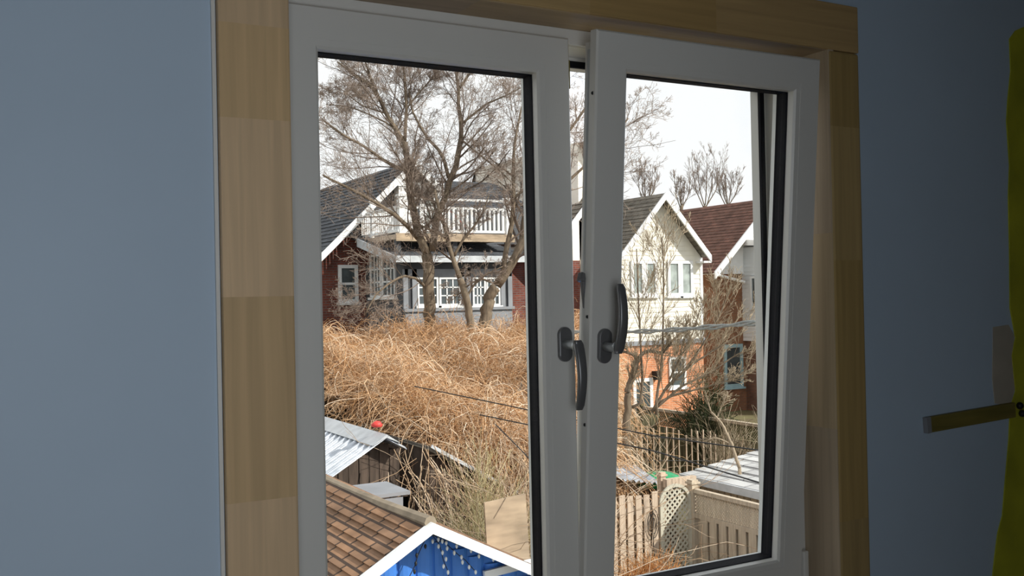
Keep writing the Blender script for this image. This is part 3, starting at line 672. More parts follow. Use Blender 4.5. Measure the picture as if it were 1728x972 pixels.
# ================================================================== NEIGHBOUR 4: brown roofed house with white gable and bay
BY = 29.6
ap4 = PY(1303, 334, BY - .5); el4 = PY(1205, 460, BY - .5); k4 = (ap4.z - el4.z) / (ap4.x - el4.x)
h4 = thing('brown_roof_house', 'brown shingled house with white gable and pale clapboard bay, far right behind the siding house', 'house', (ap4.x, BY + 4, 0))
wl4 = el4.x + .45; wr4 = 2 * ap4.x - wl4; zr4 = lambda x: ap4.z - abs(x - ap4.x) * k4
MB().box(wl4, wr4, BY, BY + 9, 0, el4.z - .05).build('brick_wall', 'brickor_shaded', h4)
b = MB(); b.prism([(wl4 - .3, BY - .1, el4.z - .05), (wr4, BY - .1, el4.z - .05), (wr4, BY - .1, zr4(wr4)), (ap4.x, BY - .1, ap4.z - .12), (wl4 - .3, BY - .1, zr4(wl4 - .3) - .12)], (0, 9, 0)); b.build('gable_wall', 'white', h4)
b = MB(); xr4 = 2 * ap4.x - el4.x
shingles(b, (el4.x, BY - .5, el4.z), (el4.x, BY + 9, el4.z), (ap4.x, BY + 9, ap4.z), (ap4.x, BY - .5, ap4.z), row=.2, lift=.02)
shingles(b, (xr4, BY - .5, el4.z), (xr4, BY + 9, el4.z), (ap4.x, BY + 9, ap4.z), (ap4.x, BY - .5, ap4.z), row=.2, lift=.02); b.build('roof', 'sh_brown', h4)
b = MB(); rake(b, (el4.x, BY - .58, el4.z + .03), (ap4.x, BY - .58, ap4.z + .03), .3, .08); rake(b, (xr4, BY - .58, el4.z + .03), (ap4.x, BY - .58, ap4.z + .03), .3, .08); b.build('rake_board', 'white', h4)
bx = PY(1253, 500, BY).x; bf4 = BY - 3.0; bz0, bz1 = PY(1253, 575, BY).z, PY(1253, 418, BY).z
b = MB().box(bx, bx + 2.6, bf4, BY, bz0, bz1); clapboards(b, bx, bz0, bz1, lambda z: (bf4, BY), row=.17, lap=.02, axis='y', sgn=-1); clapboards(b, bf4, bz0, bz1, lambda z: (bx, bx + 2.6), row=.17, lap=.02)
b.build('bay', 'siding_shaded', h4)
MB().box(bx + .1, bx + 2.6, bf4 + .1, BY, 0, bz0).build('bay_base', 'brickbr', h4)
b = MB(); b.hexa([(bx - .25, bf4 - .3, bz1 - .12), (bx + 2.8, bf4 - .3, bz1 - .12), (bx + 2.8, BY, bz1 + .1), (bx - .25, BY, bz1 + .1), (bx - .25, bf4 - .3, bz1 + .05), (bx + 2.8, bf4 - .3, bz1 + .05), (bx + 2.8, BY, bz1 + .35), (bx - .25, BY, bz1 + .35)]); b.build('bay_roof', 'white', h4)
p0, p1 = PX(1269, 520, bx), PX(1291, 465, bx); house_window(h4, min(p0.y, p1.y), max(p0.y, p1.y), p0.z, p1.z, bx - .03, fw=.10, rows=1, axis='y', frame='siding_shaded')
p0, p1 = PY(1222, 655, BY), PY(1252, 580, BY); house_window(h4, p0.x, p1.x, p0.z, p1.z, BY, 'blue_trimmed_window', frame='teal', fw=.14, rows=1)
a0, a1 = PY(1208, 463, BY - .3), PY(1256, 476, BY - .3)
MB().tube([a0, a0.lerp(a1, .5), a1], 0.06, 8).build('downspout', 'white', h4)

# ================================================================== blue gabled garage with tan shingles (near, lower left)
GY = 5.6
apx = PY(725, 884, GY - .25); rr_ = PY(897, 957, GY - .25); ll_ = PY(606, 976, GY - .25)
kg = (apx.z - rr_.z) / (rr_.x - apx.x); kgl = (apx.z - ll_.z) / (apx.x - ll_.x)
g = thing('blue_garage', 'small blue garage with tan brown shingle roof and white barge boards, bottom left', 'garage', (apx.x, GY + 2, 0))
gx0, gx1 = apx.x - 2.0, apx.x + 1.75; ge = GY + 3.9
zl0 = apx.z - 2.0 * kgl; zr0 = apx.z - 1.75 * kg
b = MB(); shingles(b, (gx0, GY - .25, zl0), (gx0, ge, zl0), (apx.x, ge, apx.z), (apx.x, GY - .25, apx.z), row=.13, lift=.018, thick=.04)
shingles(b, (gx1, GY - .25, zr0), (gx1, ge, zr0), (apx.x, ge, apx.z), (apx.x, GY - .25, apx.z), row=.13, lift=.018, thick=.04); b.build('roof', 'sh_tan', g)
b = MB(); b.tube([(apx.x, GY - .27 + (ge - GY + .3) * i / 12, apx.z + .015 - 0.05 * math.sin(math.pi * i / 12)) for i in range(13)], 0.05, 8); b.build('ridge_cap', 'olive_cap', g)
b = MB()
b.prism([(gx0 + .2, GY, 0), (gx1 - .2, GY, 0), (gx1 - .2, GY, zr0 + .2 * kg - .06), (apx.x, GY, apx.z - .06), (gx0 + .2, GY, zl0 + .2 * kgl - .06)], (0, 3.7, 0)); b.build('wall', 'bluepanel', g)
# half round blue panels on the gable
xx = gx0 + .26
pi_ = 0
while xx < gx1 - .25:
    k_ = kgl if xx < apx.x else kg; zt = apx.z - abs(xx - apx.x) * k_ - .10
    n = 7; w = .072
    b = MB(); vs = [(xx + w * math.cos(math.pi * i / (n - 1)), GY - .028 * math.sin(math.pi * i / (n - 1))) for i in range(n)]
    for i in range(n - 1): b.quad((vs[i][0], vs[i][1], .1), (vs[i + 1][0], vs[i + 1][1], .1), (vs[i + 1][0], vs[i + 1][1], zt), (vs[i][0], vs[i][1], zt))
    b.build('wall_panel', 'bluepanel', g, smooth=True); xx += .15
b = MB(); rake(b, (gx0, GY - .31, zl0 + .02), (apx.x, GY - .31, apx.z + .02), .085, .05); rake(b, (gx1, GY - .31, zr0 + .02), (apx.x, GY - .31, apx.z + .02), .085, .05)
b.build('barge_board', 'white', g)
zt = PY(860, 968, GY - .3).z
b = MB(); b.beam((apx.x + .55, GY - .06, zt - .05), (gx1 - .25, GY - .06, zt + .015), .03, .06); b.build('tie_board', 'white', g)
st = thing('string_lights', 'string of small white bulbs drooping over the blue garage gable', 'string lights', (apx.x, GY - .1, apx.z))
lines = [[(727, 900), (742, 920), (748, 945), (755, 962), (760, 985)], [(727, 900), (750, 915), (772, 935), (785, 945), (800, 962)], [(727, 900), (770, 918), (815, 935), (870, 950), (893, 962)], [(720, 905), (706, 935), (700, 955), (690, 975)]]
for li, L in enumerate(lines):
    pts = [PY(x, y, GY - .07 - .02 * li) for x, y in L]
    MB().tube(pts, .0035, 5).build('cord', 'wire', st)
    arr = resample([tuple(p) for p in pts], 9 if li < 3 else 6)
    for j, p in enumerate(arr[1:]):
        r = .012; d = ((j * 37 + li * 11) % 7 - 3) * .008
        MB().lathe([(.003, .018), (r * .8, .010), (r, 0), (r * .7, -.012), (.002, -.02)], (p[0] + d, p[1] - .01, p[2] - .015), 7).build('bulb', 'bulb' if li < 3 else 'wire', st, smooth=True)

# ================================================================== shed with the corrugated metal roof (left)
SYf = 12.15; sx = PY(643, 736, SYf); smz = sx.z; sxl = PY(550, 803, SYf)
km = (smz - sxl.z) / (sx.x - sxl.x); sb = SYf + 5.4
sh = thing('metal_roof_shed', 'board shed with shiny corrugated metal roof among the vines, left edge', 'shed', (sx.x - 1, SYf + 2, 0))
b = MB(); wide = 1.9
ys = np.arange(SYf - .2, sb, .035)
def corr(i): return 0.022 * (1 if (i // 3) % 2 else -1) if i % 3 != 1 else 0.022 * (1 if (i // 3) % 2 else -1)
for sgn, wdt in ((-1, wide), (1, .32)):
    for i in range(len(ys) - 1):
        h0 = .02 * math.sin(ys[i] * 2 * math.pi / .21); h1 = .02 * math.sin(ys[i + 1] * 2 * math.pi / .21)
        b.quad((sx.x + sgn * wdt, ys[i], smz - wdt * km + h0), (sx.x + sgn * wdt, ys[i + 1], smz - wdt * km + h1), (sx.x, ys[i + 1], smz + h1), (sx.x, ys[i], smz + h0))
ob = b.build('roof', 'metalroof', sh, smooth=True); so_ = ob.modifiers.new('thickness', 'SOLIDIFY'); so_.thickness = .006
b = MB(); b.prism([(sx.x - .22, SYf - .22, smz - .22 * km + .03), (sx.x, SYf - .22, smz + .05), (sx.x + .22, SYf - .22, smz - .22 * km + .03), (sx.x, SYf - .22, smz + .0)], (0, sb - SYf + .2, 0)); b.build('ridge_cap', 'silver', sh)
def boardwall(parent, x0, x1, y, z1f, m, name='wall_board', w=.16, th=.03, rnd=.02, z0=0.0, gap=.012):
    x = x0
    b = MB(); 
    while x < x1:
        dd = random.uniform(0, rnd); b.box(x, x + w - gap, y - dd, y - dd + th, z0, z1f(x + w / 2)); x += w
    return b.build(name, m, parent)
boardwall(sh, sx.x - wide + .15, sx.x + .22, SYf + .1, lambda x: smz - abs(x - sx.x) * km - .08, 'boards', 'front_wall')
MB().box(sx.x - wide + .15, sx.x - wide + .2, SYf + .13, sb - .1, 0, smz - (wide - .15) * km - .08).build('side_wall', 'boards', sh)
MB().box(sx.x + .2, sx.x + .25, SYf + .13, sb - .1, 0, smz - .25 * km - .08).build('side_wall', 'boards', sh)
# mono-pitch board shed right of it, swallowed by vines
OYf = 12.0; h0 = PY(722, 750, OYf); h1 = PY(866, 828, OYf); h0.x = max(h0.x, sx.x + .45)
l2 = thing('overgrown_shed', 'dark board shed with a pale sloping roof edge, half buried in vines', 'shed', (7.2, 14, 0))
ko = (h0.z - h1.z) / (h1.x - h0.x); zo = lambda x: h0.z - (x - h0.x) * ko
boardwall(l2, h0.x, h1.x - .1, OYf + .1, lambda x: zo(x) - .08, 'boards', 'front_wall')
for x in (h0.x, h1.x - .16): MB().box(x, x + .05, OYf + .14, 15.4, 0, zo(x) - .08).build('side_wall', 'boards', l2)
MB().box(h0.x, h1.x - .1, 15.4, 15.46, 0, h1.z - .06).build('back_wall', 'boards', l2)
b = MB(); b.hexa([(h1.x, OYf - .1, h1.z - .06), (h1.x, 15.6, h1.z - .06), (h0.x - .05, 15.6, h0.z - .06), (h0.x - .05, OYf - .1, h0.z - .06), (h1.x, OYf - .1, h1.z), (h1.x, 15.6, h1.z), (h0.x - .05, 15.6, h0.z), (h0.x - .05, OYf - .1, h0.z)]); b.build('roof', 'sh_grey', l2)
b = MB(); b.beam((h0.x, OYf - .13, h0.z - .01), (h1.x, OYf - .13, h1.z - .01), .03, .05); b.build('drip_edge', 'silver', l2)
# old workbench behind the blue garage
wb0 = PD(618, 839, 10.8); wb1 = PD(700, 829, 11.0)
t = thing('garden_bench_table', 'weathered grey garden table behind the tan shingle roof', 'table', (wb0.x, wb0.y, 0))
b = MB(); z = wb0.z; b.box(wb0.x, wb1.x, wb0.y + .05, wb0.y + .75, z - .04, z); b.build('table_top', 'greytrim', t)
for x in (wb0.x + .05, wb1.x - .05):
    for y in (wb0.y + .1, wb0.y + .7): MB().box(x - .03, x + .03, y - .03, y + .03, 0, z - .04).build('leg', 'boards', t)
MB().box(wb0.x + .02, wb1.x - .02, wb0.y + .07, wb0.y + .1, z - .45, z - .06).build('apron', 'greytrim', t)
# plywood panel leaning behind the garage
p0 = PD(838, 856, 9.6); p1 = PD(900, 846, 9.9); 
b = MB(); b.hexa([(p0.x, p0.y, 0), (p1.x, p1.y - .1, 0), (p1.x, p1.y - .08, 0), (p0.x, p0.y + .02, 0), (p0.x, p0.y + .25, p0.z), (p1.x, p1.y + .15, p0.z + .04), (p1.x, p1.y + .17, p0.z + .04), (p0.x, p0.y + .27, p0.z)])
tag(b.build('plywood_sheet', 'plywood'), 'bare tan plywood sheet standing among stems behind the blue garage', 'plywood sheet')
q = PD(636, 717, 14.6); tag(MB().lathe([(.0, -.04), (.07, -.03), (.09, 0), (.05, .05), (.01, .06)], q, 10).build('red_bucket', 'redcap', smooth=True), 'small red plastic object just above the metal shed roof', 'bucket')

# ================================================================== fences
def post(parent, x, y, z, m='cedar', w=.1, cap=True, name='post'):
    b = MB().box(x - w / 2, x + w / 2, y - w / 2, y + w / 2, 0, z)
    if cap: b.box(x - w * .7, x + w * .7, y - w * .7, y + w * .7, z, z + .03); b.prism([(x - w * .5, y - w * .5, z + .03), (x + w * .5, y - w * .5, z + .03), (x + w * .5, y + w * .5, z + .03), (x - w * .5, y + w * .5, z + .03)], (0, 0, .03))
    return b.build(name, m, parent)
PFY = 10.55; ftop = PY(1080, 834, PFY).z
cxp = PY(1169, 830, PFY).x; gx = PY(1110, 830, PFY).x; fx = PY(830, 850, PFY).x
pf = thing('picket_fence', 'tall pale board picket fence left of the lattice gate', 'fence', ((fx + gx) / 2, PFY, 0))
x = fx
while x < gx - .08:
    h = ftop + random.uniform(-.03, .02); dd = random.uniform(-.008, .008)
    MB().box(x, x + .105, PFY + dd, PFY + dd + .02, .05, h).build('picket', 'cedar', pf); x += .152
MB().box(fx, gx, PFY + .03, PFY + .07, ftop - .3, ftop - .2).build('rail', 'cedar2', pf); MB().box(fx, gx, PFY + .03, PFY + .07, .4, .5).build('rail', 'cedar2', pf)
def lattice(b, P, u0, u1, v0f, v1f, step=.09, w=.032, d0=0, d1=.008):
    """crossed diagonal slats clipped to u0..u1, v0..v1(u)"""
    import itertools
    vlo = min(v0f(u0), v0f(u1)); vhi = max(v1f(u0), v1f((u0 + u1) / 2), v1f(u1))
    for sg, off in ((1, d0), (-1, d1)):
        c = (u0 - (vhi - vlo)) ; 
        while c < u1 + (vhi - vlo):
            # line: u = c + s, v = vlo + s (sg=1)  or v = vhi - s
            seg = []
            n = 40
            for i in range(n + 1):
                s = (vhi - vlo) * i / n; u = c + s; v = vlo + s if sg > 0 else vhi - s
                if u0 <= u <= u1 and v0f(u) <= v <= v1f(u): seg.append((u, v))
            if len(seg) > 1:
                (ua, va), (ub, vb) = seg[0], seg[-1]
                b.beam(P(ua, off, va), P(ub, off, vb), w, .007, up=P(0, 1, 0) - P(0, 0, 0))
            c += step
gt = thing('lattice_gate', 'arched wooden lattice gate between picket fence and corner post', 'gate', ((gx + cxp) / 2, PFY, 0))
b = MB(); gm = (gx + cxp) / 2 - .02; gw = (cxp - gx) / 2 - .06; gtz = ftop + .06
P_ = lambda u, o, v: Vector((u, PFY + .0 + o, v))
arch = lambda u: gtz - gw * .9 + gw * .9 * math.sqrt(max(0, 1 - ((u - gm) / gw) ** 2))
lattice(b, P_, gm - gw, gm + gw, lambda u: .15, arch, .095, .03); b.build('lattice', 'lattice', gt)
b = MB(); N = 16; aw = [(gm + gw * math.cos(math.pi * i / N), gtz - gw * .9 + gw * .9 * math.sin(math.pi * i / N)) for i in range(N + 1)]
for (u0, v0), (u1, v1) in zip(aw, aw[1:]): b.beam((u0, PFY - .01, v0), (u1, PFY - .01, v1), .05, .03, up=(0, 1, 0))
b.box(gm - gw - .02, gm - gw + .03, PFY - .03, PFY + .01, .1, gtz - gw * .9); b.box(gm + gw - .03, gm + gw + .02, PFY - .03, PFY + .01, .1, gtz - gw * .9); b.box(gm - gw, gm + gw, PFY - .03, PFY + .01, .1, .16)
b.build('gate_frame', 'lattice', gt)
gz_ = PY(1100, 872, PFY)
mt = thing('wire_trellis', 'small dark bent wire trellis hung on the pickets beside the gate', 'trellis', (gz_.x, PFY, 0))
for rr in (.10, .07, .04):
    MB().tube([(gz_.x + rr * math.cos(a), PFY - .03, gz_.z + rr * 2.2 * math.sin(a) - .1) for a in np.linspace(0, 2 * math.pi, 17)], .006, 5).build('hoop', 'wire', mt)
MB().box(gz_.x - .004, gz_.x + .004, PFY - .035, PFY - .025, gz_.z - .6, gz_.z + .12).build('stem', 'wire', mt)
# corner post, beam across the gate, and the side fence running towards the house
sf = thing('lattice_top_fence', 'board fence with lattice top running from the corner post towards the viewer', 'fence', (cxp, PFY - 1, 0))
post(sf, cxp, PFY, ftop + .05, 'cedar2', .12)
FX = cxp; y0f = 7.2; zt_ = ftop - .02
MB().box(FX - .04, FX + .04, y0f, PFY - .06, zt_ - .06, zt_).build('top_rail', 'cedar2', sf)
MB().box(FX - .03, FX + .03, y0f, PFY - .06, zt_ - .44, zt_ - .38).build('rail', 'cedar2', sf)
b = MB(); lattice(b, lambda u, o, v: Vector((FX + o, u, v)), y0f, PFY - .06, lambda u: zt_ - .38, lambda u: zt_ - .06, .055, .026); b.build('lattice', 'cedar2', sf)
y = PFY - .2
while y > y0f:
    MB().box(FX - .03, FX - .01, y - .15, y, .05, zt_ - .44).build('board', 'cedar2', sf); y -= .21
y = PFY - .1
while y > y0f:
    MB().box(FX + .012, FX + .03, y - .15, y, .05, zt_ - .44).build('board', 'cedar2', sf); y -= .21
t = thing('weathered_crossbar', 'rough weathered crossbar with a capped post behind the lattice gate', 'crossbar', (gx, PFY + .5, 0))
a0, a1 = PY(1122, 816, PFY + .35), PY(1172, 822, PFY + .35); a1.z = a0.z
MB().beam(a0, a1, .1, .13).build('bar', 'cedar', t)
q = PY(1116, 803, PFY + .5); post(t, q.x, PFY + .5, q.z, 'cedar', .1)
# small corrugated cover and green tub behind the pickets
q0, q1 = PY(1030, 790, PFY + 1.2), PY(1100, 806, PFY + 1.2)
b = MB(); n = 26
for i in range(n):
    xa, xb = q0.x + (q1.x - q0.x) * i / n, q0.x + (q1.x - q0.x) * (i + 1) / n; za, zb = .025 * math.sin(i * 1.9), .025 * math.sin((i + 1) * 1.9)
    b.quad((xa, PFY + .9, q0.z - .14 + za - .006 * i), (xb, PFY + .9, q0.z - .14 + zb - .006 * (i + 1)), (xb, PFY + 1.6, q0.z + .05 + zb - .006 * (i + 1)), (xa, PFY + 1.6, q0.z + .05 + za - .006 * i))
cv = thing('corrugated_cover', 'small silver corrugated sheet on posts behind the picket fence', 'cover', (q0.x, PFY + 1.2, 0))
ob = b.build('sheet', 'metalroof', cv); ob.modifiers.new('thickness', 'SOLIDIFY').thickness = .006
for x in (q0.x + .05, q1.x - .1): MB().box(x - .03, x + .03, PFY + 1.2, PFY + 1.26, 0, q0.z - .19).build('post', 'cedar2', cv)
q = PY(1113, 812, PFY + 1.3); t = thing('green_tub', 'bright green plastic dome behind the capped gate post', 'tub', (q.x, q.y, 0))
MB().lathe([(.40, -.05), (.40, 0), (.34, .08), (.2, .14), (.02, .17)], q, 20).build('dome', 'green', t, smooth=True)
MB().lathe([(.25, -q.z), (.3, -.05)], q, 16).build('stand', 'boards', t)
# far side fence along the next lot, lattice topped
LX = 16.4; lz = PX(1180, 702, LX).z
lf = thing('far_side_fence', 'dark mossy board fence with lattice top in front of the orange brick wall', 'fence', (LX, 18, 0))
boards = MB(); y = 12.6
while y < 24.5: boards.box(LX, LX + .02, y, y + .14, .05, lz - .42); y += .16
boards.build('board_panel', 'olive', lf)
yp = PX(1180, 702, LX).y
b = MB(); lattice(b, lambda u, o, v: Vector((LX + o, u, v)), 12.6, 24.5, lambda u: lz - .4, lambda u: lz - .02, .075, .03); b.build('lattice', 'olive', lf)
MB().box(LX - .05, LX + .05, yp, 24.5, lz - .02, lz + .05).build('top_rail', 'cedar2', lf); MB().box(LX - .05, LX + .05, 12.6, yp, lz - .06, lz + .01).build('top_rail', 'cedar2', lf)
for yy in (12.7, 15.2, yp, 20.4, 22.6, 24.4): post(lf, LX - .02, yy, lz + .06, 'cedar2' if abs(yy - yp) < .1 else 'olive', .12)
# rear board fence across the plots
rf = thing('rear_board_fence', 'olive board fence crossing behind the thin stakes', 'fence', (13, 19.5, 0))
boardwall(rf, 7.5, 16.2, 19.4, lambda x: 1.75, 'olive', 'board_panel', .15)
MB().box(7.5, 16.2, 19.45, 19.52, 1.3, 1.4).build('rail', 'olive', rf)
# garden stakes with wire
sk = thing('stake_fence', 'row of thin pale garden stakes strung with black wire, below the orange brick house', 'fence', (11.5, 16, 0))
for i in range(16):
    px = 1072 + i * 10.5 + random.uniform(-2, 2); q = PY(px, 722 + random.uniform(-6, 6) + i * .8, 16.2)
    w = random.uniform(.008, .014); MB().box(q.x - w, q.x + w, 16.18, 16.21, 0, q.z).build('stake', 'cedar', sk)
q0, q1 = PY(1068, 738, 16.15), PY(1240, 742, 16.15)
for dzz in (0, -.5): MB().tube([(q0.x, 16.15, q0.z + dzz), (q1.x, 16.15, q1.z + dzz)], .008, 5).build('wire', 'wire', sk)

# ================================================================== pale shingled garage (right)
EX = cxp + .45; e0 = PX(1150, 806, EX); e1 = PX(1300, 829, EX); ez_ = (e0.z + e1.z) / 2
pg = thing('pale_garage', 'low garage with pale grey shingles behind the lattice topped fence', 'garage', (EX + 2, e0.y - 2, 0))
rise = (PY(1290, 757, e0.y).z - ez_) / (PY(1290, 757, e0.y).x - EX)
b = MB(); shingles(b, (EX, e0.y - 5.5, ez_), (EX, e0.y, ez_), (EX + 3.4, e0.y, ez_ + 3.4 * rise), (EX + 3.4, e0.y - 5.5, ez_ + 3.4 * rise), row=.27, lift=.02)
shingles(b, (EX + 6.8, e0.y - 5.5, ez_), (EX + 6.8, e0.y, ez_), (EX + 3.4, e0.y, ez_ + 3.4 * rise), (EX + 3.4, e0.y - 5.5, ez_ + 3.4 * rise), row=.27, lift=.02)
b.build('roof', 'sh_white', pg)
b = MB(); b.box(EX - .05, EX, e0.y - 5.5, e0.y, ez_ - .1, ez_ + .02); b.build('fascia', 'silver', pg)
b = MB(); 
yy = e0.y - 5.3
while yy < e0.y - .35: b.box(EX + .2, EX + .23, yy, yy + .13, 0, ez_ + .02); yy += .145
b.box(EX + .24, EX + 6.5, e0.y - 5.3, e0.y - .2, 0, ez_ + .02); b.build('wall', 'cedar2', pg)

# ================================================================== cables
def cable(name, pts, r, label, m='wire', sag=.0, group=None):
    P = resample([tuple(p) for p in pts], 24); 
    t = np.linspace(0, 1, 24); P[:, 2] -= sag * 4 * t * (1 - t)
    return tag(MB().tube([tuple(p) for p in P], r, 6).build(name, m, smooth=True), label, 'cable', group)
a, b_ = PD(940, 560, 20), PD(1330, 540, 13)
for k in range(3):
    P = resample([tuple(a), tuple(b_)], 60); t = np.arange(60)
    P[:, 2] += .02 * np.sin(t * .8 + k * 2.1) - .08 * 4 * (t / 59) * (1 - t / 59) + .012 * k; P[:, 1] += .02 * np.cos(t * .8 + k * 2.1)
    tag(MB().tube([tuple(p) for p in P], .018, 6).build('overhead_cable', 'cable', smooth=True), 'grey overhead cable, %s strand of the twisted bundle crossing the siding house' % ('lowest', 'middle', 'topmost')[k], 'cable', 'twisted overhead cables')
cable('thin_wire', [PD(700, 652, 13), PD(1100, 735, 11), PD(1340, 768, 9)], .007, 'upper thin black wire sloping across both panes below the vines')
cable('thin_wire', [PD(810, 700, 12), PD(1100, 760, 10), PD(1340, 832, 8)], .007, 'lower thin black wire passing over the pale garage roof')
cable('thin_wire', [PD(836, 716, 11), PD(870, 750, 10.4), PD(930, 812, 9.6)], .006, 'short thin black wire slanting steeply at the right of the vines')
# ================================================================== trees
def limb(path, r0, r1, D, n=14, dz=0.0):
    """path of (px, py[, depth offset]) -> world polyline"""
    pts = [tuple(PD(q[0], q[1], D + (q[2] if len(q) > 2 else 0) + dz)) for q in path]
    P = resample(pts, n)
    j = RNG.normal(size=(n, 3)) * r1 * .12; j[:1] = 0; P += j
    return P, np.linspace(r0, r1, n)
def tree(name, label, limbs, D, levels, twig='twig', bark='bark', group=None, base=None, minr=.004, up=.12, upf=.25):
    LP = []; LR = []
    for L in limbs:
        p, r = limb(L[0], L[1], L[2], D); LP.append(p); LR.append(r * D / 20 if D < 40 else r)
    b0 = LP[0][0]
    t = thing(name, label, 'tree', (b0[0], b0[1], 0), group)
    mb = MB()
    g = np.array([[b0[0] + .05, b0[1], 0.0], [b0[0] + .02, b0[1], b0[2] * .5], list(b0)])
    mb.tube([tuple(q) for q in g], [LR[0][0] * 1.45, LR[0][0] * 1.12, LR[0][0]], 10)
    for p, r in zip(LP, LR): mb.tube([tuple(q) for q in p], list(r), 8)
    mb.build('trunk', bark, t, smooth=True)
    P = np.stack(LP[(0 if len(LP) == 1 else 1):]); R = np.stack(LR[(0 if len(LR) == 1 else 1):])
    Ps, Rs = [], []
    for (kids, ratio, ang, n, wander, t0) in levels:
        P, R = grow(P, R, kids, ratio, ang, up=up, n=n, wander=wander, t0=t0, minr=minr)
        Ps.append(P); Rs.append(R)
    strands('branches', Ps, Rs, twig, t, rnd=[np.clip(RNG.normal(.25 + .2 * i, .16, len(q)), 0, 1) for i, q in enumerate(Ps)])
    return t
LV = [(13, .72, .85, 9, .08, .03), (8, .62, .75, 7, .10, .05), (5, .62, .75, 5, .12, .05), (4, .62, .8, 4, .15, .05)]
A = [([(726, 560), (725, 510), (723, 457), (721, 429)], .13, .115),
     ([(721, 429), (712, 410, -.1), (704, 393), (699, 362), (691, 323), (690, 291), (682, 240)], .085, .06),
     ([(682, 240), (666, 216), (651, 191), (641, 167), (625, 144), (602, 129), (570, 105, .6)], .05, .02),
     ([(683, 238), (684, 214), (686, 183), (684, 144), (680, 100)], .04, .02),
     ([(641, 167), (625, 131), (617, 105), (600, 60)], .025, .01),
     ([(729, 424), (733, 393), (737, 362), (750, 339), (758, 307), (769, 281), (778, 234)], .08, .055),
     ([(778, 234), (778, 203), (773, 178), (774, 152), (770, 124), (768, 80)], .05, .02),
     ([(777, 147), (787, 131), (797, 118), (812, 90)], .028, .015),
     ([(757, 300), (749, 268), (738, 250), (720, 232), (710, 214), (697, 191), (690, 150)], .042, .014),
     ([(779, 209), (795, 196), (821, 175), (852, 162), (885, 145)], .026, .01),
     ([(705, 402), (690, 385, -.5), (670, 365, -.8), (635, 342, -1), (594, 320, -1.2), (545, 296, -1.5)], .05, .02),
     ([(690, 290), (672, 283, -.2), (651, 273, -.4), (633, 260, -.5), (615, 247, -.6), (581, 229, -.8), (545, 203, -1)], .04, .018),
     ([(651, 191), (640, 188), (610, 178), (575, 150)], .02, .008),
     ([(721, 486), (702, 470, -.4), (680, 465, -.7), (658, 477, -.9), (635, 496, -1.1), (616, 531, -1.2)], .032, .012),
     ([(667, 218), (650, 206), (620, 192), (590, 180), (550, 176)], .02, .008),
     ([(686, 183), (700, 165), (722, 140), (740, 118)], .02, .01),
     ([(737, 362), (728, 330, .3), (716, 308, .4), (700, 280, .6)], .03, .012),
     ([(779, 236), (810, 262, -.2), (840, 285, -.4), (866, 310, -.5)], .022, .01)]
tree('bare_tree', 'large bare forked tree directly in front of the white balcony', A, 22.6, LV, minr=.0029)
B = [([(795, 560), (790, 515), (782, 485), (776, 470)], .085, .07),
     ([(776, 470), (764, 435), (755, 403), (750, 381), (741, 355), (733, 320)], .055, .03),
     ([(766, 432), (782, 403), (801, 381), (813, 362), (825, 330)], .03, .012),
     ([(755, 403), (745, 396), (720, 385), (695, 372)], .03, .01),
     ([(788, 500), (800, 480), (822, 462), (848, 450)], .026, .01)]
tree('bare_tree', 'slender crooked bare tree just right of the large forked one', B, 22.0, [(14, .5, .8, 7, .12, .1), (9, .55, .8, 6, .16, .1), (7, .55, .8, 5, .2, .1)], minr=.0035)
Ct = [([(817, 560), (819, 530), (827, 499), (838, 482)], .13, .11),
      ([(838, 482), (849, 467), (868, 438), (881, 410), (884, 384), (890, 350), (900, 300)], .095, .06),
      ([(850, 462), (852, 432), (859, 400), (865, 371), (867, 335), (867, 299), (866, 260), (872, 220), (880, 180)], .06, .02),
      ([(867, 299), (850, 285), (830, 270), (808, 240)], .02, .008), ([(867, 335), (885, 318), (905, 305), (930, 270)], .03, .01),
      ([(900, 300), (935, 250), (965, 215), (1000, 165), (1030, 120)], .04, .015), ([(884, 384), (920, 340), (965, 300), (1010, 260), (1060, 200)], .04, .015),
      ([(838, 480), (812, 470), (795, 478), (770, 500)], .025, .01)]
tree('bare_tree', 'thick leaning bare tree at the right edge of the left pane', Ct, 22.3, [(10, .66, .85, 9, .08, .05), (7, .6, .75, 7, .10, .05), (5, .6, .75, 5, .12, .05), (4, .6, .8, 4, .15, .05)], minr=.0032)
Dt = [([(1057, 735), (1057, 718), (1059, 690), (1059, 662)], .085, .07),
      ([(1059, 662), (1066, 637), (1076, 607)], .065, .055), ([(1076, 607), (1084, 596), (1096, 592), (1118, 596), (1130, 580), (1148, 562), (1161, 555)], .04, .018),
      ([(1076, 607), (1068, 598), (1050, 592), (1030, 570)], .035, .015),
      ([(1107, 700), (1108, 668), (1115, 628), (1118, 598), (1119, 538), (1120, 454), (1117, 400)], .03, .01),
      ([(1060, 690), (1082, 680), (1084, 640), (1080, 560), (1076, 480), (1074, 420)], .03, .01),
      ([(1100, 695), (1127, 650), (1150, 630), (1175, 610), (1215, 585), (1262, 555)], .03, .01),
      ([(1105, 690), (1150, 652), (1200, 628), (1240, 600), (1272, 585)], .028, .01),
      ([(1120, 660), (1160, 620), (1190, 575), (1215, 530), (1235, 480)], .026, .01),
      ([(1110, 680), (1140, 665), (1185, 655), (1235, 640), (1268, 622)], .024, .01),
      ([(1130, 640), (1150, 600), (1170, 560), (1182, 520)], .022, .01)]
tree('small_bare_tree', 'small bushy bare tree in front of the cream siding house', Dt, 17.5, [(16, .45, .55, 7, .1, .1), (9, .55, .55, 6, .13, .1), (4, .55, .6, 5, .16, .1)], twig='twigtan', bark='bark', minr=.0032, up=.25)
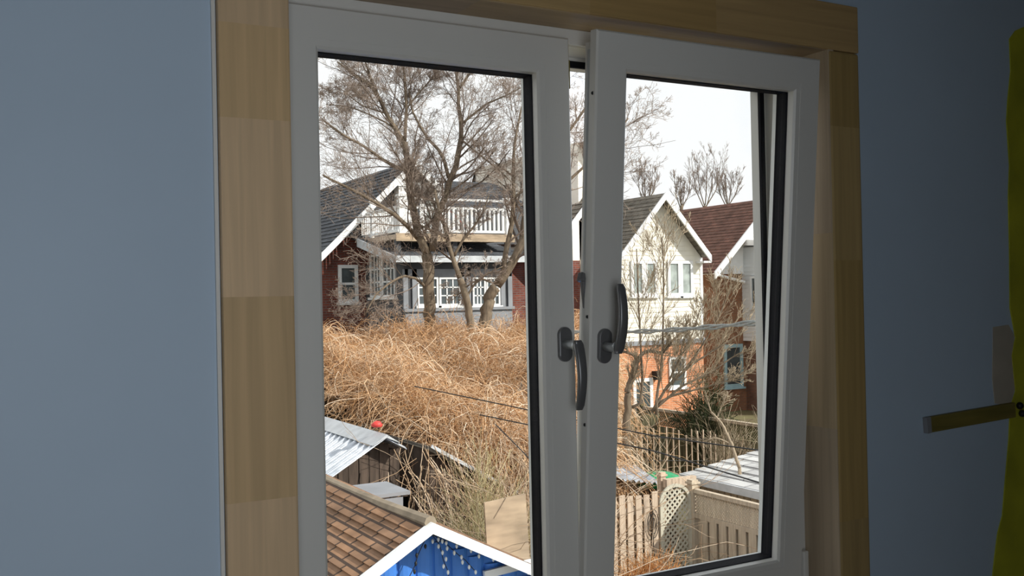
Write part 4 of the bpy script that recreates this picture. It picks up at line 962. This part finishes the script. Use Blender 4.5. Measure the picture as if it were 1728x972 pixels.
for i, (px, py, h, D, lab) in enumerate([(1190, 352, 3.2, 55, 'distant bare tree above the brown shingle roof, tallest of them'), (1228, 350, 2.4, 56, 'distant bare tree above the brown roof, nearer the right sash edge'), (1150, 352, 2.0, 54, 'distant bare tree between the cream gable and the brown roof'), (1090, 345, 2.3, 52, 'distant bare tree peeking over the left slope of the siding house')]):
    s = 1680 / D; hh = h * s
    L = [([(px, py + 60), (px, py + 20), (px, py)], .16, .12)]
    L[0] = ([(px, py + 60), (px, py + 25), (px, py - 5)], .13, .09)
    for k in range(5):
        a = (k - 2) * .2 + random.uniform(-.08, .08)
        L.append(([(px, py + 4 - k % 3 * 5), (px + a * hh * .42, py - hh * .32), (px + a * hh * .62, py - hh * random.uniform(.7, .95))], .032, .010))
    tree('distant_tree', lab, L, D, [(13, .42, .65, 6, .07, .08), (7, .55, .55, 5, .08, .1), (3, .5, .5, 4, .1, .1)], minr=.005, group=None, up=.3)
# bare sapling, light trunk
tree('sapling', 'pale leaning sapling in front of the far mossy fence', [([(1248, 790), (1235, 750), (1218, 715), (1200, 695)], .035, .02), ([(1235, 750), (1218, 742), (1205, 738), (1192, 744)], .015, .008), ([(1210, 705), (1220, 680), (1228, 660)], .015, .008), ([(1200, 695), (1195, 680), (1190, 660)], .015, .006)], 15.8, [(10, .6, .6, 5, .2, .1), (5, .5, .6, 4, .2, .1)], twig='twigtan', bark='bark2', minr=.004)

# ================================================================== shrubs
def shrub(name, label, c, r, h, n, m, rad=.006, cat='shrub', droop=0.0, spread=1.0, kids=5):
    k = n; th = RNG.random(k) * 2 * np.pi; q = RNG.random(k) ** .5
    base = np.stack([c[0] + r * .35 * q * np.cos(th), c[1] + r * .35 * q * np.sin(th), np.full(k, 0.0) + c[2]], 1)
    tip = np.stack([c[0] + r * spread * q * np.cos(th + RNG.normal(0, .3, k)), c[1] + r * spread * q * np.sin(th), c[2] + h * (.6 + .45 * RNG.random(k)) * (1 - .35 * q)], 1)
    tt = np.linspace(0, 1, 7)[None, :, None]
    P = base[:, None] * (1 - tt) + tip[:, None] * tt; P[:, :, 2] += (h * .2 * np.sin(np.pi * tt[:, :, 0]))
    P[:, :, 2] -= droop * h * tt[:, :, 0] ** 3
    P += np.cumsum(RNG.normal(0, .012 * h, P.shape), axis=1)
    Rr = np.repeat(np.linspace(rad, rad * .45, 7)[None], k, 0)
    P2, R2 = grow(P, Rr, kids, .32, .6, up=.2, n=4, t0=.3, minr=rad * .45)
    return tag(strands(name, [P, P2], [Rr, R2], m), label, cat)
def ground_at(px, D): p = PD(px, 600, D); return (p.x, p.y, 0.0)
c = ground_at(1228, 19.5); shrub('twiggy_shrub', 'olive twiggy shrub below the blue trimmed window', c, .8, 2.9, 60, 'twigtan', .007)
c = ground_at(1280, 18.5); shrub('twiggy_shrub', 'tan twiggy shrub against the far fence at the right pane edge', c, .6, 2.7, 60, 'twigtan', .008)
c = ground_at(1186, 25); shrub('evergreen_shrub', 'dark green shrub at the corner of the orange brick wall', c, .7, 2.9, 110, 'evergreen', .014, kids=9)
c = ground_at(1150, 16.0); shrub('bramble_shrub', 'tangled pale brambles along the thin stakes', c, 1.6, 1.35, 220, 'twigtan', .005)
c = ground_at(1070, 17.0); shrub('bramble_shrub', 'pale spiky bramble stems left of the green tub', c, .8, 2.5, 110, 'twigtan', .006)
c = ground_at(1090, 13.4); shrub('rusty_shrub', 'rusty orange drooping shrub at the foot of the picket fence', c, .62, 1.75, 420, 'rust', .007, droop=.25, kids=6)
c = PD(815, 760, 12.5); shrub('leafy_bush', 'yellow green small leaved bush within the vines', (c.x, c.y, 0), .6, c.z - .1, 150, 'leafy', .006, kids=10)

# ================================================================== vine thicket
def hgt(x, y):
    """height of the matted vine top above the yard"""
    t = np.clip((y - 12.3) / 6.6, 0, 1)
    z = 2.35 + 1.80 * t ** .7
    return z + .14 * np.sin(x * 1.7 + y * .6) + .08 * np.sin(x * 3.9 - y * 1.3) + .05 * np.sin(x * 7.1 + y * 4.3)
Y1 = 19.0
def yfr(x): return 12.35 + 5.6 * np.clip((7.0 - x) / 1.1, 0, 1)
def vx0(y): return 5.7 + 0 * y
def vx1(y): return .665 * (y + 1.5)
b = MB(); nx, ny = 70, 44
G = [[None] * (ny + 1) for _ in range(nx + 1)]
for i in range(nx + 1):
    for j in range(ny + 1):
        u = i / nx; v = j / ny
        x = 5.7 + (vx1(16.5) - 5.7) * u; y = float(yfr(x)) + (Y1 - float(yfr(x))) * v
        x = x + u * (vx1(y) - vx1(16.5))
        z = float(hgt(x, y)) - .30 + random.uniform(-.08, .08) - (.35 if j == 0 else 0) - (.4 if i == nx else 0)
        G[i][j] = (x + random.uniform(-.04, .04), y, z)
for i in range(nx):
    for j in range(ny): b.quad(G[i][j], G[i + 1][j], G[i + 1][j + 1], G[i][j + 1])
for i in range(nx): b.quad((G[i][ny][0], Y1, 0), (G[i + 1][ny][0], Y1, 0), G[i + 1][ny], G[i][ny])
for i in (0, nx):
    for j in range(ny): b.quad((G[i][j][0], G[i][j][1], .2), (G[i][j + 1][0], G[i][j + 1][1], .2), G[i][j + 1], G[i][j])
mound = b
# stems: tangled mat over the top, in arches, plus dangling curtains at the front
def start_xy(k, pad=.2):
    y = 12.35 + (Y1 + pad - 12.35) * RNG.random(k) ** .85
    x = 5.7 + (vx1(y) - 5.7) * RNG.random(k); y = np.maximum(y, yfr(x)); return x, y
def mat_strands(k, n=9, L=(.5, 1.6), r=.0055, lift=.10, flat=.35):
    x, y = start_xy(k)
    P = np.empty((k, n, 3)); P[:, 0, 0] = x; P[:, 0, 1] = y; P[:, 0, 2] = hgt(x, y) - .28 + .26 * RNG.random(k)
    d = nrm(RNG.normal(size=(k, 3)) * np.array([1, 1, flat]) + np.array([0, -.25, .05])); ln = (L[0] + (L[1] - L[0]) * RNG.random(k) ** 1.6) / (n - 1)
    for j in range(1, n):
        d = nrm(d + RNG.normal(size=(k, 3)) * .33 + np.array([0, 0, -.10]))
        q = P[:, j - 1] + d * ln[:, None]; z0 = hgt(q[:, 0], np.clip(q[:, 1], 12.35, 21))
        over = q[:, 2] - (z0 + lift); d[:, 2] -= np.clip(over, 0, 1) * 2.0
        inside = (q[:, 1] > 12.35) & (q[:, 0] < vx1(q[:, 1]))
        q[:, 2] = np.where(inside, np.maximum(q[:, 2], z0 - .3), q[:, 2]); P[:, j] = q
    return P, np.repeat(np.linspace(r, r * .5, n)[None], k, 0) * (0.7 + .7 * RNG.random((k, 1)))
P1, R1 = mat_strands(26000, r=.0047)
P2, R2 = mat_strands(9000, 6, (.15, .45), .0045, .15, 1.0)
P2b, R2b = mat_strands(1600, 12, (1.2, 3.0), .0075, .12, .5)
def curtain(k, n=10):
    side = RNG.random(k) < .3
    x = 6.0 + (vx1(12.6) + .3 - 6.0) * RNG.random(k); y = yfr(x) + .5 * RNG.random(k) - .15
    ys = 12.4 + 7.5 * RNG.random(k); x = np.where(side, vx1(ys) - .1, x); y = np.where(side, ys, y)
    P = np.empty((k, n, 3)); P[:, 0, 0] = x; P[:, 0, 1] = y; P[:, 0, 2] = hgt(x, y) - .15
    dens = np.where((x > 7.6), 1.0, .45); drop = (.4 + 2.0 * RNG.random(k) ** 1.3) * dens
    d = nrm(RNG.normal(size=(k, 3)) * .5 + np.where(side[:, None], np.array([1.0, -.3, -.3]), np.array([0, -1.0, -.3])))
    for j in range(1, n):
        d = nrm(d + RNG.normal(size=(k, 3)) * .28 + np.array([0, 0, -.42])); P[:, j] = P[:, j - 1] + d * (drop / (n - 1))[:, None] * 1.15
    P[:, :, 2] = np.maximum(P[:, :, 2], .05)
    return P, np.repeat(np.linspace(.0075, .004, n)[None], k, 0) * (.7 + .7 * RNG.random((k, 1)))
P3, R3 = curtain(4200)
P4, R4 = grow(P3, R3, 2, .3, .8, up=-.1, n=4, t0=.1, minr=.003)
vt = strands('vine_thicket', [P1, P2, P2b, P3, P4], [R1, R2, R2b, R3, R4], 'vine', rnd=[np.clip(RNG.normal(m_, .22, len(q)), 0, 1) for q, m_ in ((P1, .5), (P2, .45), (P2b, .75), (P3, .55), (P4, .5))])
tag(vt, 'huge orange brown mat of tangled dry vines filling the left pane below the dark house', 'vines', kind='stuff')
ob = mound.build('tangle_shade', 'mound', vt); ob.matrix_parent_inverse = Matrix.Identity(4)  # mound laid under the stems as the shade between them
# long pale stems hanging over the dark shed and between the roofs
def long_stems(k, x0, x1, y0, y1, z0, z1, lean, n=12, r=.008):
    x = x0 + (x1 - x0) * RNG.random(k)
    P = np.empty((k, n, 3)); P[:, 0, 0] = x; P[:, 0, 1] = y0 + (y1 - y0) * RNG.random(k); P[:, 0, 2] = z0 + (z1 - z0) * RNG.random(k)
    d = nrm(RNG.normal(size=(k, 3)) * .4 + np.array(lean)); L = 1.2 + 1.6 * RNG.random(k)
    for j in range(1, n): d = nrm(d + RNG.normal(size=(k, 3)) * .17 + np.array([0, 0, -.07])); P[:, j] = P[:, j - 1] + d * (L / (n - 1))[:, None]
    P[:, :, 2] = np.maximum(P[:, :, 2], .03)
    return P, np.repeat(np.linspace(r, r * .45, n)[None], k, 0)
Q1, T1 = long_stems(110, 5.4, 8.0, 11.2, 12.0, 2.0, 2.8, (.2, -.3, -1))
Q2, T2 = long_stems(170, 6.3, 7.9, 9.6, 11.9, .2, 1.6, (.1, -.1, .9), r=.006)
Q5, T5 = long_stems(230, 4.7, 6.4, 7.4, 8.6, .1, 1.6, (.1, -.1, .9), r=.005)
Q3, T3 = grow(Q1, T1, 4, .4, .7, up=-.1, n=5, minr=.003); Q4, T4 = grow(Q2, T2, 4, .35, .6, up=.2, n=5, minr=.003)
tag(strands('pale_vine_stems', [Q1, Q2, Q3, Q4, Q5], [T1, T2, T3, T4, T5], 'vinepale'), 'loose pale vine stems dangling between the dark sheds and the plywood', 'vines', kind='stuff')
